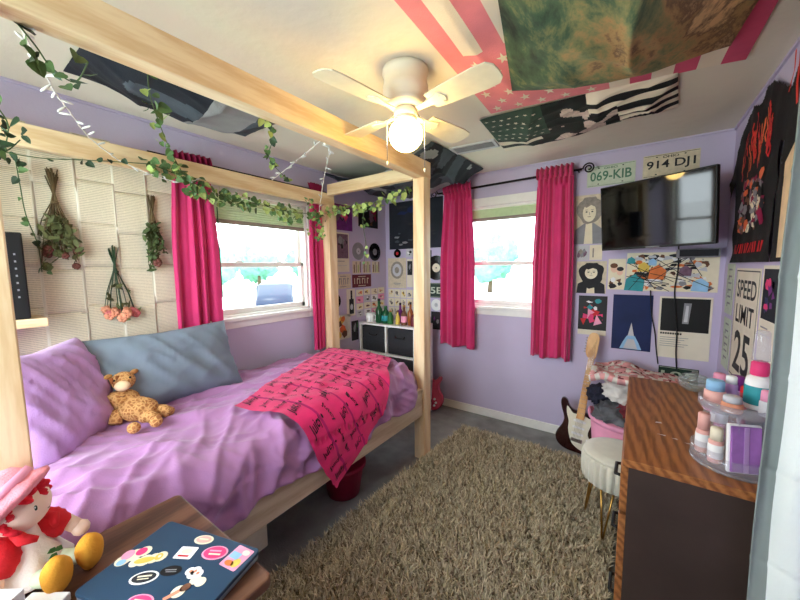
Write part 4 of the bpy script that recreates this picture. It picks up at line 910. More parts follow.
# ------------------------------------------------------------------ shag rug
def rug():
    q = [V((1.125, -.37)), V((2.285, -.345)), V((2.27, -2.80)), V((.965, -2.80))]
    def P(a, b): 
        v = (q[0] * (1 - a) + q[1] * a) * (1 - b) + (q[3] * (1 - a) + q[2] * a) * b
        return v
    t = thing('shag_rug', 'large beige shaggy rug in the middle of the grey floor', 'rug', (1.65, -1.6, 0.001))
    bm = NB(); prism(bm, [(v.x, v.y) for v in q], .001, .012); obj('backing', bm, 'rug_base', t)
    rr = random.Random(3); vs, fs, mi = [], [], []
    for k in range(60000):
        a, b = rr.random(), rr.random(); v = P(a, b); h = rr.uniform(.024, .046)
        if v.x > 2.30: continue
        dn = noise.noise(V((v.x * 3, v.y * 3, 0))); an = 9 * noise.noise(V((v.x * 11, v.y * 11, 5))) + rr.uniform(-2.2, 2.2)
        ln = rr.uniform(.008, .038); dx, dy = math.cos(an) * ln, math.sin(an) * ln; wx, wy = -math.sin(an), math.cos(an); w = rr.uniform(.0022, .0042)
        i = len(vs)
        vs += [(v.x - wx * w, v.y - wy * w, .011), (v.x + wx * w, v.y + wy * w, .011), (v.x + dx * .35 + wx * w, v.y + dy * .35 + wy * w, .011 + h * .6), (v.x + dx * .35 - wx * w, v.y + dy * .35 - wy * w, .011 + h * .6), (v.x + dx, v.y + dy, .011 + h)]
        fs += [(i, i + 1, i + 2, i + 3), (i + 3, i + 2, i + 4)]
        m = rr.choice((0, 0, 0, 1, 1, 2, 3 if dn > -.1 else 0)); mi += [m, m]
    me = bpy.data.meshes.new('pile'); o_ = ORG[t.name]; me.from_pydata([(x - o_.x, y - o_.y, z - o_.z) for x, y, z in vs], [], fs)
    for m in (mat('pile_tan', (198, 187, 162), .95, .08), mat('pile_light', (226, 214, 184), .95, .08), mat('pile_brown', (156, 143, 120), .95, .1), mat('pile_olive', (182, 168, 134), .95, .08)): me.materials.append(m)
    me.polygons.foreach_set('material_index', mi)
    o = bpy.data.objects.new('pile', me); link(o); o.parent = t; o['kind'] = 'stuff'
rug()

# ------------------------------------------------------------------ bedside table, laptop, doll
t = thing('nightstand', 'dark brown wooden bedside table in the near left corner', 'nightstand', (1.36, -2.85, 0))
rc = lambda x0, x1, y0, y1, r: [(cx + r * math.cos(a), cy + r * math.sin(a)) for cx, cy, a0 in ((x1 - r, y1 - r, 0), (x0 + r, y1 - r, PI / 2), (x0 + r, y0 + r, PI), (x1 - r, y0 + r, 1.5 * PI)) for a in [a0 + PI / 2 * i / 5 for i in range(6)]]
obj('tabletop', prism(NB(), rc(1.115, 1.635, -3.12, -2.585, .02), .672, .70, bev=.006), 'walnut', t)
obj('cabinet', bx(NB(), 1.145, 1.605, -3.09, -2.625, .12, .672, bev=.004), 'walnut', t)
for z0 in (.14, .405):
    d = obj('drawer', bx(NB(), 1.606, 1.622, -3.07, -2.645, z0, z0 + .25, bev=.004), 'walnut', t); bm = NB(); blob(bm, (1.634, -2.86, z0 + .125), .014, sub=2); obj('knob', bm, 'gold', d)
for x in (1.17, 1.58):
    for y in (-3.06, -2.65): obj('leg', tube(NB(), [(x, y, .12), (x, y, .001)], [.022, .015]), 'walnut', t)
LA_ = V((1.262, -2.665, 0)); lu = V((.958, .286, 0)); lv = V((.286, -.958, 0))
t = thing('laptop', 'closed dark blue laptop covered with stickers on the bedside table', 'laptop', LA_ + lu * .155 + lv * .11 + V((0, 0, .7015)))
ML = axes(LA_, lu, -lv, (0, 0, 1))
obj('base', prism(NB(), rc(0, .315, -.222, 0, .012), .7015, .711, ML, bev=.002), 'laptop_edge', t)
obj('lid', prism(NB(), rc(-.001, .316, -.223, .001, .012), .7125, .722, ML, bev=.002), 'laptop_blue', t)
def sticker(u, v, w, h, base, draw, shape='ell', rot=0.):
    p = on(u, v, 'z', .722) - LA_; a0, b0 = p.dot(lu), -p.dot(lv); cs, sn = math.cos(rot), math.sin(rot)
    cv = Canvas(lambda a, b: V((0, 0, 0)) + LA_ + lu * (a0 + a * cs - b * sn) + lv * -(b0 + a * sn + b * cs) + V((0, 0, .7222)), V((0, 0, 1))); cv.th = 0
    if shape == 'ell': cv.ell(0, 0, w / 2, h / 2, base)
    elif shape == 'rect': cv.poly([(x, y) for x, y in rc(-w / 2, w / 2, -h / 2, h / 2, .004)], base)
    else:
        for x, y, r in shape: cv.ell(x * w, y * h, r * w, r * w, base, 1 + .05 * (x + 1), 14)
    if draw: draw(cv, w, h)
    cv.done('sticker', t)
Rb = -.15
sticker(134, 556, .062, .05, 'cream', lambda c, w, h: (c.ell(-w * .25, h * .1, w * .22, h * .3, 'pink', 2), c.ell(w * .2, h * .2, w * .2, h * .24, 'hot_pink', 2), c.ell(-w * .3, -h * .35, w * .16, h * .18, 'sky_blue', 3)), ((-.3, -.2, .28), (0, .05, .3), (.3, .2, .26)), .5)
sticker(148, 560, .075, .035, 'cream', lambda c, w, h: (c.ell(-w * .1, 0, w * .3, h * .26, 'yellow', 2), c.ell(w * .3, h * .1, w * .12, h * .3, 'yellow', 2), c.ell(w * .32, h * .1, w * .05, h * .12, 'cream', 3)), ((-.35, -.05, .18), (-.1, 0, .22), (.15, .05, .2), (.35, .1, .2)), .55)
sticker(186, 553, .046, .036, 'white', lambda c, w, h: (c.ell(0, h * .1, w * .3, h * .22, 'cream', 2), c.rect(-w * .3, -h * .35, w * .3, -h * .22, 'red', 3)), 'rect', .25)
sticker(204, 540, .052, .030, 'cream', lambda c, w, h: (c.ell(0, 0, w * .4, h * .36, 'cosmetic_pink', 2), c.rect(-w * .25, -h * .05, w * .25, h * .1, 'cream', 3)), 'ell', .2)
sticker(215, 553, .066, .042, 'pink', lambda c, w, h: (c.ell(0, 0, w * .43, h * .42, 'hot_pink', 2), c.rect(-w * .24, h * .05, w * .22, h * .16, 'pink', 3), c.rect(-w * .2, -h * .18, w * .26, -h * .07, 'cream', 3)), 'ell', .25)
sticker(237, 558, .052, .062, 'pink', lambda c, w, h: (c.rect(-w * .45, -h * .1, w * .1, h * .2, 'sky_blue', 2), c.ell(w * .2, -h * .2, w * .2, h * .2, 'yellow', 2), c.ell(-w * .1, -h * .3, w * .25, h * .12, 'orange', 2), c.ell(w * .2, h * .3, w * .2, h * .12, 'flag_white', 2)), 'rect', -.1)
sticker(144, 578, .062, .036, 'white', lambda c, w, h: (c.ell(0, 0, w * .42, h * .38, 'charcoal', 2), c.rect(-w * .25, h * .02, w * .25, h * .14, 'cream', 3), c.rect(-w * .2, -h * .16, w * .2, -h * .08, 'cream', 3)), 'ell', .45)
sticker(171, 571, .048, .028, 'black', lambda c, w, h: (c.rect(-w * .3, h * .02, w * .25, h * .12, 'mid_grey', 2), c.rect(-w * .22, -h * .16, w * .3, -h * .07, 'mid_grey', 2)), 'ell', .35)
sticker(194, 573, .046, .034, 'white', lambda c, w, h: [c.ell(x * w, y * h, .08 * w, .09 * w, 'dried_rose', 2, 10) for x, y in ((-.22, 0), (0, .12), (.22, .05))], ((-.25, 0, .24), (0, .15, .26), (.25, .05, .24), (0, -.15, .24)))
sticker(178, 592, .03, .07, 'cream', lambda c, w, h: (c.ell(0, h * .2, w * .3, h * .16, 'brown', 2), c.rect(-w * .15, -h * .4, w * .15, h * .1, 'dried_rose', 2)), ((-.2, .5, .4), (.25, .6, .4), (0, 0, .5), (0, -.7, .45), (0, -1.1, .4)), -.5)
sticker(140, 602, .06, .034, 'pink', lambda c, w, h: (c.ell(0, 0, w * .42, h * .4, 'hot_pink', 2), c.rect(-w * .25, -h * .08, w * .25, h * .1, 'cream', 3)), 'ell', .2)
for (u, v, w, lab) in ((4, 590, .075, 'white box at the very corner of the bedside table, beside the doll'), (50, 593, .085, 'white box between the doll and the laptop')):
    p = on(u, v, 'z', .722 if w > .08 else .79); M = rotM((p.x, p.y, 0), .62); bm = bx(NB(), -w / 2, w / 2, -.05, .004, .7015, .722 if w > .08 else .79, bev=.003, M=M); tag(obj('small_box', bm, 'white'), lab, 'box')

def doll():
    t = thing('rag_doll', 'soft rag doll in a pink hat and white apron, seated on the bedside table', 'doll', (1.15, -2.935, .7015))
    F = V((.80, .60, 0)); S = V((.60, -.80, 0)); U = V((0, 0, 1)); B = V((1.150, -2.935, .7015)); Q = lambda f, s, u: B + F * f + S * s + U * u
    Mh = axes(Q(.012, 0, .182), F, -S, U) @ Matrix.Rotation(.42, 4, 'Z') @ Matrix.Rotation(-.12, 4, 'Y') @ Matrix.Scale(1.08, 4)
    bm = NB(); blob(bm, (0, 0, 0), (.050, .055, .052), M=Mh, sub=4); blob(bm, (.046, 0, -.008), .010, M=Mh, sub=2)
    tube(bm, [Q(0, 0, .135), Q(.005, 0, .15)], [.02, .02], 12); tube(bm, [Q(0, 0, .02), Q(0, 0, .07), Q(0, 0, .14)], [.05, .047, .028], 16)
    for s, hand in ((-1, Q(.085, -.065, .075)), (1, Q(.035, .085, .035))): tube(bm, [Q(.0, s * .03, .125), (Q(.0, s * .05, .115) + hand) / 2 + V((0, 0, .012)), hand], [.017, .018, .015], 12); blob(bm, hand, .019, sub=2)
    obj('body', bm, 'doll_face', t, True)
    for s in (-1, 1):
        a = Q(.0, s * .028, .127); h = Q(.085, -.065, .075) if s < 0 else Q(.035, .085, .035); e = a + (h - a) * .72
        bm = NB(); tube(bm, [a + (e - a) * q / 10 for q in range(11)], [.020 + .014 * math.sin(PI * q / 10) + .002 * (q % 2) for q in range(11)], 24); obj('sleeve', bm, 'doll_red', t)
    obj('dress', lathe(NB(), [(.030, .138), (.046, .10), (.058, .05), (.078, .012), (.07, .004), (0, .004)], B, 28, fl=lambda a, z: 1 + .05 * math.sin(a * 7) * (.14 - z) * 8), 'doll_red', t)
    bm = NB()
    def ap(a, b):
        an = (a - .5) * 2.3; z = .135 - .118 * b; r = .036 + .050 * b + .003 * math.sin(a * 20) * b; v = F * math.cos(an) + S * math.sin(an) * (.75 + .3 * b); return B + v * r + U * z
    grid(bm, ap, 24, 16); obj('apron', bm, 'doll_apron', t, True, solid=.003, recalc=False)
    bm = NB()
    for s in (-1, 1): tube(bm, [Q(.07, s * .02, .118), Q(.052, s * .035, .128), Q(.03, s * .03, .14)], [.006, .013, .01], 10)
    obj('collar', bm, 'doll_red', t)
    bm = NB(); 
    for k in range(3): bm.faces.new([bm.verts.new(Q(.0815 - .001 * k, .004 - (k % 2) * .014 + x, .056 + k * .007 + y)) for x, y in ((-.010, -.006), (0, -.003), (.010, .004), (.002, .010), (-.008, .006))])
    obj('leaf_patch', bm, 'green', t, solid=.002, recalc=False)
    for s, foot in ((-1, Q(.135, -.030, .042)), (1, Q(.120, .036, .042))):
        bm = NB(); tube(bm, [Q(.03, s * .022, .026), foot + F * -.012 + U * -.012], [.022, .017], 12); obj('sock', bm, 'sock_green', t)
        bm = NB(); blob(bm, (0, 0, 0), (.024, .029, .044), M=axes(foot, F, -S, U), sub=3, amp=.12, fr=5); obj('shoe', bm, 'doll_shoe', t)
    # hair: curls round the face
    bm = NB(); rr = random.Random(2)
    for k in range(46):
        a = rr.uniform(-2.6, 2.6); e = rr.uniform(-.35, .75); r = .053
        d = V((math.cos(a) * math.cos(e) * .95, math.sin(a) * math.cos(e) * 1.04, math.sin(e)))
        if d.x > .20 and e < .42 and abs(d.y) < .88: continue
        c = Mh @ (d * r); tw = [c + (Mh.to_3x3() @ V((.008 * math.cos(q * 1.3 + k), .008 * math.sin(q * 1.3 + k), -.007 * q + .012))) for q in range(5)]
        tube(bm, tw, [.006, .008, .008, .007, .004], 7)
    blob(bm, (-.010, 0, .006), (.050, .057, .052), M=Mh, sub=3); obj('hair', bm, 'doll_hair', t, True)
    hat = Mh @ Matrix.Rotation(-.62, 4, 'Y') @ Matrix.Translation((-.006, 0, .020))
    obj('hat', lathe(NB(), [(.066, -.012), (.084, -.006), (.086, .002), (.07, .014), (.066, .03), (.056, .052), (.03, .066), (0, .070)], (0, 0, 0), 40, 0, hat, fl=lambda a, z: 1 + (.05 * math.sin(a * 9) if z < .012 else .02 * math.sin(a * 9))), 'doll_hat', t)
    obj('hat_band', lathe(NB(), [(.0675, .016), (.071, .02), (.069, .034), (.065, .034)], (0, 0, 0), 36, 0, hat), 'pink', t)
    for s in (-1, 1):
        bm = NB(); blob(bm, (.047, s * .021, .006), (.004, .0055, .009), M=Mh, sub=2); e = obj('eye', bm, 'dark_green', t)
        bm = NB(); blob(bm, (.0505, s * .0205, .008), (.0015, .002, .003), M=Mh, sub=2); obj('highlight', bm, 'white', e)
    obj('mouth', tube(NB(), [Mh @ V((.0465 - .0025 * abs(q), q * .012, -.020 + .005 * q * q)) for q in (-1, -.5, 0, .5, 1)], .0013, 5), 'brown', t)
doll()

def giraffe():
    m = bpy.data.materials.new('giraffe_spots'); m.use_nodes = True; nt = m.node_tree; N = nt.nodes; L = nt.links; b = N['Principled BSDF']
    tc = N.new('ShaderNodeTexCoord'); vo = N.new('ShaderNodeTexVoronoi'); vo.feature = 'DISTANCE_TO_EDGE'; vo.inputs['Scale'].default_value = 62; L.new(tc.outputs['Object'], vo.inputs['Vector'])
    cr = N.new('ShaderNodeValToRGB'); L.new(vo.outputs['Distance'], cr.inputs[0]); cr.color_ramp.elements[0].position = .08; cr.color_ramp.elements[0].color = rgb((214, 164, 104)); cr.color_ramp.elements[1].position = .2; cr.color_ramp.elements[1].color = rgb((172, 112, 62))
    L.new(cr.outputs[0], b.inputs['Base Color']); b.inputs['Roughness'].default_value = .95; nz = N.new('ShaderNodeTexNoise'); nz.inputs['Scale'].default_value = 160; L.new(tc.outputs['Object'], nz.inputs[0])
    bp = N.new('ShaderNodeBump'); bp.inputs['Strength'].default_value = .6; bp.inputs['Distance'].default_value = .01; L.new(nz.outputs[0], bp.inputs['Height']); L.new(bp.outputs[0], b.inputs['Normal']); MATS['giraffe_spots'] = m
    X = V((.816, .577, 0)); Yv = V((-.577, .816, 0)); B = V((.445, -2.495, .738)); M = axes(B, X, Yv, (0, 0, 1)) @ Matrix.Scale(.86, 4)
    t = thing('toy_giraffe', 'plush giraffe with brown spots sitting on the bed against the pillows', 'soft toy', B)
    bm = NB(); blob(bm, (.015, 0, .058), (.095, .068, .062), M=M, amp=.15, sub=4); blob(bm, (-.055, -.01, .085), (.05, .05, .06), M=M, sub=3, amp=.1)
    tube(bm, [M @ V(p) for p in ((-.06, 0, .08), (-.082, -.008, .125), (-.088, -.012, .16))], [.045, .036, .036], 14)
    blob(bm, (-.085, -.016, .176), (.056, .052, .050), M=M, sub=3)
    for p, q, r in (((-.06, -.045, .06), (-.045, -.085, .018), .026), ((-.085, .0, .05), (-.11, -.05, .016), .024), ((.07, -.04, .04), (.15, -.055, .026), .027), ((.08, .03, .04), (.17, .02, .03), .027)):
        tube(bm, [M @ V(p), M @ ((V(p) + V(q)) / 2 + V((0, 0, .008))), M @ V(q)], [r * 1.1, r, r * .95], 12); blob(bm, q, r * 1.05, M=M, sub=3)
    obj('body', bm, 'giraffe_spots', t, True)
    bm = NB(); blob(bm, (-.034, -.034, .166), (.036, .032, .028), M=M, sub=3); obj('muzzle', bm, mat('muzzle_cream', (238, 208, 168), .95, .05), t)
    for s in (-1, 1):
        bm = NB(); blob(bm, (-.105, -.016 + s * .050, .204), (.013, .026, .014), M=M, sub=2); obj('ear', bm, 'giraffe_fur', t)
        bm = NB(); tube(bm, [M @ V((-.088, -.016 + s * .018, .215)), M @ V((-.088, -.016 + s * .020, .245))], [.006, .008], 8); obj('horn', bm, 'giraffe_spot', t)
        bm = NB(); blob(bm, (-.044, -.03 + s * .030, .196), .006, M=M, sub=2); obj('eye', bm, 'black_gloss', t)
    bm = NB(); tube(bm, [M @ V((-.03, -.058, .155)), M @ V((-.024, -.052, .150)), M @ V((-.022, -.04, .148))], .0016, 5); obj('mouth', bm, 'brown', t)
giraffe()

# ------------------------------------------------------------------ ceiling fan with its lamp
def fan():
    c = V((1.455, -1.735, 0)); t = thing('ceiling_fan', 'white four blade ceiling fan with a glowing globe lamp', 'ceiling fan', (c.x, c.y, 2.28))
    ribs = lambda a, z: 1 + (.012 * math.sin(a * 40) if 2.215 < z < 2.25 else 0)
    obj('motor_housing', lathe(NB(), [(0, 2.279), (.098, 2.279), (.100, 2.262), (.092, 2.252), (.092, 2.216), (.098, 2.208), (.098, 2.180), (.086, 2.165), (.080, 2.150), (.084, 2.14), (.06, 2.122), (0, 2.122)], c, 96, fl=ribs), 'fan_white', t)
    obj('switch_housing', lathe(NB(), [(0, 2.121), (.045, 2.121), (.052, 2.11), (.052, 2.09), (.040, 2.082), (0, 2.082)], c, 36), 'fan_white', t)
    for k in range(4):
        a = math.radians(-9 + 90 * k); M = rotM((c.x, c.y, 2.108), a) @ Matrix.Rotation(math.radians(-11), 4, 'X')
        out = [(.14, -.045), (.19, -.052), (.37, -.063), (.42, -.058), (.440, -.035), (.444, 0), (.440, .035), (.42, .058), (.37, .063), (.19, .052), (.14, .045)]
        b = obj('blade', prism(NB(), out, -.003, .003, M, bev=.0015), 'fan_blade', t)
        bm = NB(); prism(bm, [(.07, -.012), (.14, -.016), (.19, -.034), (.205, -.02), (.215, 0), (.205, .02), (.19, .034), (.14, .016), (.07, .012)], -.008, -.0035, M)
        for q in (-.018, .018): lathe(bm, [(0, -.011), (.004, -.010), (.004, -.007), (0, -.007)], (0, 0, 0), 8, 0, M @ Matrix.Translation((.195, q, 0)))
        obj('blade_iron', bm, 'fan_white', b)
    obj('globe_fitter', lathe(NB(), [(0, 2.081), (.048, 2.081), (.050, 2.07), (.044, 2.062), (0, 2.062)], c, 30), 'fan_white', t)
    bm = NB(); blob(bm, (c.x, c.y, 2.012), (.074, .074, .070), sub=4); obj('globe', bm, 'globe_glow', t, label='glowing round glass globe')
    for s, l in ((-1, .17), (1, .20)):
        ch = obj('pull_chain', tube(NB(), [(c.x + s * .052 * .8, c.y + s * .052 * .6, 2.10), (c.x + s * .083 * .8, c.y + s * .083 * .6, 2.07), (c.x + s * .083 * .8, c.y + s * .083 * .6, 2.07 - l)], .0016, 6), 'chrome', t)
        bm = NB(); blob(bm, (c.x + s * .083 * .8, c.y + s * .083 * .6, 2.062 - l), (.005, .005, .009), sub=2); obj('chain_bob', bm, 'fan_white', ch)
fan()
t = thing('ceiling_vent', 'grey slotted air vent in the ceiling near the far window', 'vent', (1.33, -.69, H_))
Mv = rotM((1.33, -.69, 0), .08)
bm = NB(); 
for q in ((-.16, .16, -.075, -.055), (-.16, .16, .055, .075), (-.16, -.14, -.055, .055), (.14, .16, -.055, .055)): bx(bm, *q, 2.268, 2.2795, bev=.002, M=Mv)
obj('frame', bm, 'light_grey', t)
bm = NB(); bx(bm, -.14, .14, -.055, .055, 2.277, 2.2795, M=Mv); obj('shade_sheet', bm, 'charcoal', t)  # charcoal sheet stands in for the shade inside the vent
bm = NB()
for k in range(8): bx(bm, -.14, .14, -.05 + k * .0135, -.048 + k * .0135, 2.271, 2.277, M=Mv)
obj('louvre', bm, 'mid_grey', t)

# ------------------------------------------------------------------ cloths pinned to the ceiling
def ceiling_cloth(name, lab, q, sag, mats, mi, cat, nu=90, nv=60, edge=.0, wr=.012, seed=1, shapes=None, base=.006, sagfn=None, pw=.75):
    q = [V(p) for p in q]
    def S(a, b):
        v = (q[0] * (1 - a) + q[1] * a) * (1 - b) + (q[3] * (1 - a) + q[2] * a) * b
        s = sag * (math.sin(PI * a) * math.sin(PI * b)) ** pw if 0 < a < 1 and 0 < b < 1 else 0
        s += edge * (math.sin(PI * min(1, max(0, a))) * (1 - b) + .0)
        if sagfn: s += sagfn(a, b)
        m = min(1, 8 * min(a, 1 - a, b, 1 - b) + .15)
        s += m * wr * (ridge(V((a * 3.0 + b * .6, b * 1.5, seed))) + .6 * ridge(V((a * 2, b * 5 + a * 2, seed + 3))))
        return V((v.x, v.y, H_ - base - max(0, s)))
    cv = Canvas(S, V((0, 0, -1))); 
    for m in mats: cv.mi(m)
    cv.th = .001; grid(cv.bm, S, nu, nv, mi)
    if shapes: shapes(cv)
    return tag(cv.done(name), lab, cat)
def us(cv):
    for r_ in range(6):
        for c_ in range(5): cv.star(.05 + c_ * .105 + (.05 if r_ % 2 else 0), .035 + r_ * .055, .024, 'flag_white', 1.5)
def usmi(a, b):
    if a < .54 and b < .36: return 0
    return 1 if int(a * 13) % 2 else (2 if a > .54 and b < .5 else 0)
ceiling_cloth('flag', 'faded pink and white stars and stripes flag pinned to the ceiling by the fan', [(1.615, -1.13, 0), (2.64, -.98, 0), (2.66, -2.75, 0), (1.67, -2.75, 0)], .02, ['flag_pink', 'flag_white', 'flag_red'], usmi, 'flag', 91, 125, seed=2, shapes=us)
ceiling_cloth('tapestry', 'large olive and gold cloth sagging from the ceiling over the pink flag', [(1.80, -1.36, 0), (2.56, -1.20, 0), (2.70, -2.7, 0), (2.10, -2.7, 0)], .10, ['tapestry'], 0, 'tapestry', edge=.05, wr=.028, seed=6, base=.03, pw=1.)
def bwmi(a, b):
    if a < .36 and b < .62: return 1
    if a > .74 or (a > .60 and b < .30) or (a < .30 and b >= .62): return 2 if int(b * 9) % 2 == 0 else 0
    k = noise.noise(V((a * 9, b * 4.5, 3))); return 3 if k > .14 and .30 < a < .74 and .12 < b < .88 else 0
def bw(cv):
    for r_ in range(5):
        for c_ in range(7): cv.star(.03 + c_ * .048 + (.024 if r_ % 2 else 0), .08 + r_ * .115, .016, 'flag_white', 1.5)
ceiling_cloth('flag', 'black and white flag with pale roses pinned to the ceiling near the far wall', [(1.535, -1.10, 0), (2.42, -1.03, 0), (2.455, -.61, 0), (1.485, -.47, 0)], .035, ['flag_black', 'flag_green', 'flag_white', 'rose_pale'], bwmi, 'flag', 110, 63, wr=.02, seed=9, shapes=bw)
ceiling_cloth('tapestry', 'dark grey tapestry with a pale patch pinned to the ceiling above the bed', [(.30, -2.60, 0), (.24, -1.76, 0), (.80, -1.76, 0), (.80, -2.60, 0)], .09, ['dark_cloth', 'grey_cloth', 'slate_cloth'], lambda a, b: 1 if .50 < a < .80 and .22 < b < .98 else (2 if a > .5 or noise.noise(V((a * 4, b * 3, 1))) > .25 else 0), 'tapestry', wr=.02, seed=12)
ceiling_cloth('tapestry', 'dark grey and white tapestry slung across the far ceiling corner', [(.03, -.93, 0), (1.16, -1.0, 0), (1.20, -.17, 0), (.04, -.04, 0)], .05, ['slate_cloth', 'grey_cloth', 'dark_cloth'], lambda a, b: 1 if noise.noise(V((a * 4.2, b * 3, 7))) > .14 and a > .35 else (2 if noise.noise(V((a * 5, b * 5, 2))) > .0 else 0), 'tapestry', wr=.05, seed=15, sagfn=lambda a, b: .13 * math.sin(PI * a) ** .8 * (1 - b * .3))

# ------------------------------------------------------------------ ivy and string lights on the canopy
def catmull(P, n=8):
    P = [V(p) for p in P]; out = []
    for i in range(len(P) - 1):
        a, b, c, d = P[max(i - 1, 0)], P[i], P[i + 1], P[min(i + 2, len(P) - 1)]
        for k in range(n):
            q = k / n; out.append(.5 * ((2 * b) + (c - a) * q + (2 * a - 5 * b + 4 * c - d) * q * q + (3 * b - a - 3 * c + d) * q ** 3))
    return out + [P[-1]]
IVY = [(0, 0), (.22, -.06), (.42, .10), (.44, .32), (.36, .52), (.22, .76), (0, 1.0), (-.22, .76), (-.36, .52), (-.44, .32), (-.42, .10), (-.22, -.06)]
def ivy(lab, P, density, size, mats, seed, spread=.03, group='ivy garlands on the canopy', lo=0):
    rr = random.Random(seed); P = catmull(P); t = thing('ivy_garland', lab, 'garland', P[0], group)
    obj('vine', tube(NB(), P, .0022, 5), 'vine', t)
    ln = sum((b - a).length for a, b in zip(P, P[1:])); n = int(ln * density); bm = NB()
    for k in range(n):
        i = rr.randrange(len(P) - 1); p = P[i] + (P[i + 1] - P[i]) * rr.random() + V((rr.uniform(-1, 1), rr.uniform(-1, 1), rr.uniform(-1, .8))) * spread
        s = size * rr.uniform(.5, 1.0); up = V((rr.uniform(-.7, .7), rr.uniform(-.7, .7), rr.uniform(-1, .2))).normalized()
        n_ = V((rr.uniform(0, 1), rr.uniform(-1, .2), rr.uniform(-.3, .6))).normalized(); x = up.cross(n_).normalized(); n_ = x.cross(up)
        m = rr.randrange(len(mats)); f = rr.uniform(.1, .35)
        c = [bm.verts.new(p + x * (q[0] * s) + up * (q[1] * s) + n_ * (abs(q[0]) * s * f)) for q in IVY]
        mid = bm.verts.new(p + up * (.45 * s))
        for j in range(12): bm.faces.new((c[j], c[(j + 1) % 12], mid)).material_index = m
    obj('leaves', bm, mats, t, recalc=False)
    return t
xb = .155
ivy('ivy garland with dense light leaves along the back canopy beam above the window', [on(150, 164, 'x', xb), on(185, 178, 'x', xb), on(215, 194, 'x', xb), on(250, 202, 'x', xb), on(290, 212, 'x', xb), on(326, 214, 'x', xb)], 150, .052, ['leaf', 'leaf_light', 'leaf'], 2, .055)
ivy('sparse ivy garland along the left of the back canopy beam above the pages', [on(-5, 150, 'x', xb), on(40, 158, 'x', xb), on(85, 160, 'x', xb), on(120, 162, 'x', xb), on(150, 164, 'x', xb)], 18, .045, ['leaf_dark', 'leaf_dark'], 3, .02)
ivy('cluster of dark ivy leaves hanging at the left edge by the head post', [on(-4, 105, 'x', .5), on(8, 125, 'x', .4), on(6, 150, 'x', .35), on(20, 140, 'x', .3)], 60, .055, ['leaf_dark', 'leaf_dark', 'leaf'], 4, .04)
ivy('ivy strand hanging from the front beam in the top left corner', [on(8, 12, 'x', 1.03), on(35, 45, 'x', .98), on(52, 68, 'x', .92), on(75, 82, 'x', .85), on(88, 62, 'x', 1.0)], 34, .052, ['leaf', 'leaf', 'leaf_dark'], 7, .03)
ivy('ivy strand drooping between the beams in front of the grey ceiling tapestry', [on(147, 60, 'x', 1.03), on(150, 95, 'x', .85), on(160, 125, 'x', .55), on(170, 150, 'x', .3), on(182, 172, 'x', .18)], 34, .046, ['leaf', 'leaf_light', 'leaf'], 9, .03)
ivy('short ivy strand hanging beside the string lights below the front beam', [on(268, 117, 'x', 1.03), on(272, 140, 'x', .8), on(270, 160, 'x', .5), on(290, 182, 'x', .2)], 26, .042, ['leaf', 'leaf_dark', 'leaf_light'], 11, .02)
yb = -1.0
ivy('ivy garland along the foot canopy beam with yellow green leaves', [on(328, 208, 'y', yb), on(345, 208, 'y', yb), on(365, 206, 'y', yb), on(385, 199, 'y', yb), on(408, 190, 'y', yb)], 115, .050, ['leaf_light', 'leaf', 'leaf_light'], 12, .04)
ivy('thin ivy strand hanging from the foot beam towards the corner records', [on(364, 208, 'y', yb), on(363, 225, 'y', yb), on(366, 245, 'y', yb), on(364, 262, 'y', yb)], 26, .040, ['leaf_light', 'leaf'], 13, .02)
ivy('thin dark ivy strand hanging down the pages beside the left bouquet', [on(15, 158, 'x', .06), on(20, 185, 'x', .05), on(26, 215, 'x', .05), on(38, 245, 'x', .05), on(42, 272, 'x', .05)], 22, .040, ['leaf_dark', 'leaf'], 15, .022)
ivy('ivy cluster over the narrow curtain at the back bed post', [on(305, 200, 'x', .19), on(318, 215, 'x', .2), on(322, 235, 'x', .2), on(310, 225, 'x', .19)], 90, .042, ['leaf', 'leaf_light'], 16, .035)
def lights(lab, P, gap=.055, seed=1):
    rr = random.Random(seed); P = catmull(P); t = thing('string_lights', lab, 'string lights', P[0], 'white string lights on the canopy')
    tw = [p + V((.004 * math.sin(i * 1.9), .004 * math.cos(i * 1.9), 0)) for i, p in enumerate(P)]
    bm = NB(); tube(bm, P, .0022, 6); obj('wire', bm, 'bulb_wire', t); obj('twisted_wire', tube(NB(), tw, .0018, 5), 'bulb_wire', t)
    acc = 0
    for a, b in zip(P, P[1:]):
        acc += (b - a).length
        if acc > gap:
            acc = 0; d = V((rr.uniform(-1, 1), rr.uniform(-1, 1), rr.uniform(-.6, .6))).normalized()
            obj('bulb', tube(NB(), [a, a + d * .012, a + d * .014, a + d * .034, a + d * .040], [.003, .0035, .0045, .004, .001], 8), 'white', t)
lights('string of white mini lights running from the top left corner to the back beam', [on(14, 14, 'x', 1.03), on(35, 55, 'x', .85), on(55, 92, 'x', .6), on(70, 112, 'x', .45), on(90, 138, 'x', .25), on(118, 160, 'x', .16)], .05, 2)
lights('string of white mini lights slanting from back beam to front beam over the window', [on(272, 180, 'x', .15), on(285, 170, 'x', .35), on(300, 158, 'x', .6), on(324, 138, 'x', 1.03)], .07, 4)
lights('string of white mini lights hanging from the front beam to the back bed post', [on(330, 141, 'x', 1.03), on(328, 160, 'x', .7), on(324, 178, 'x', .4), on(319, 212, 'x', .16)], .06, 6)
lights('string of white mini lights looped along the back beam above the pink curtain', [on(118, 160, 'x', .16), on(150, 174, 'x', .17), on(180, 182, 'x', .17), on(205, 178, 'x', .17)], .06, 8)

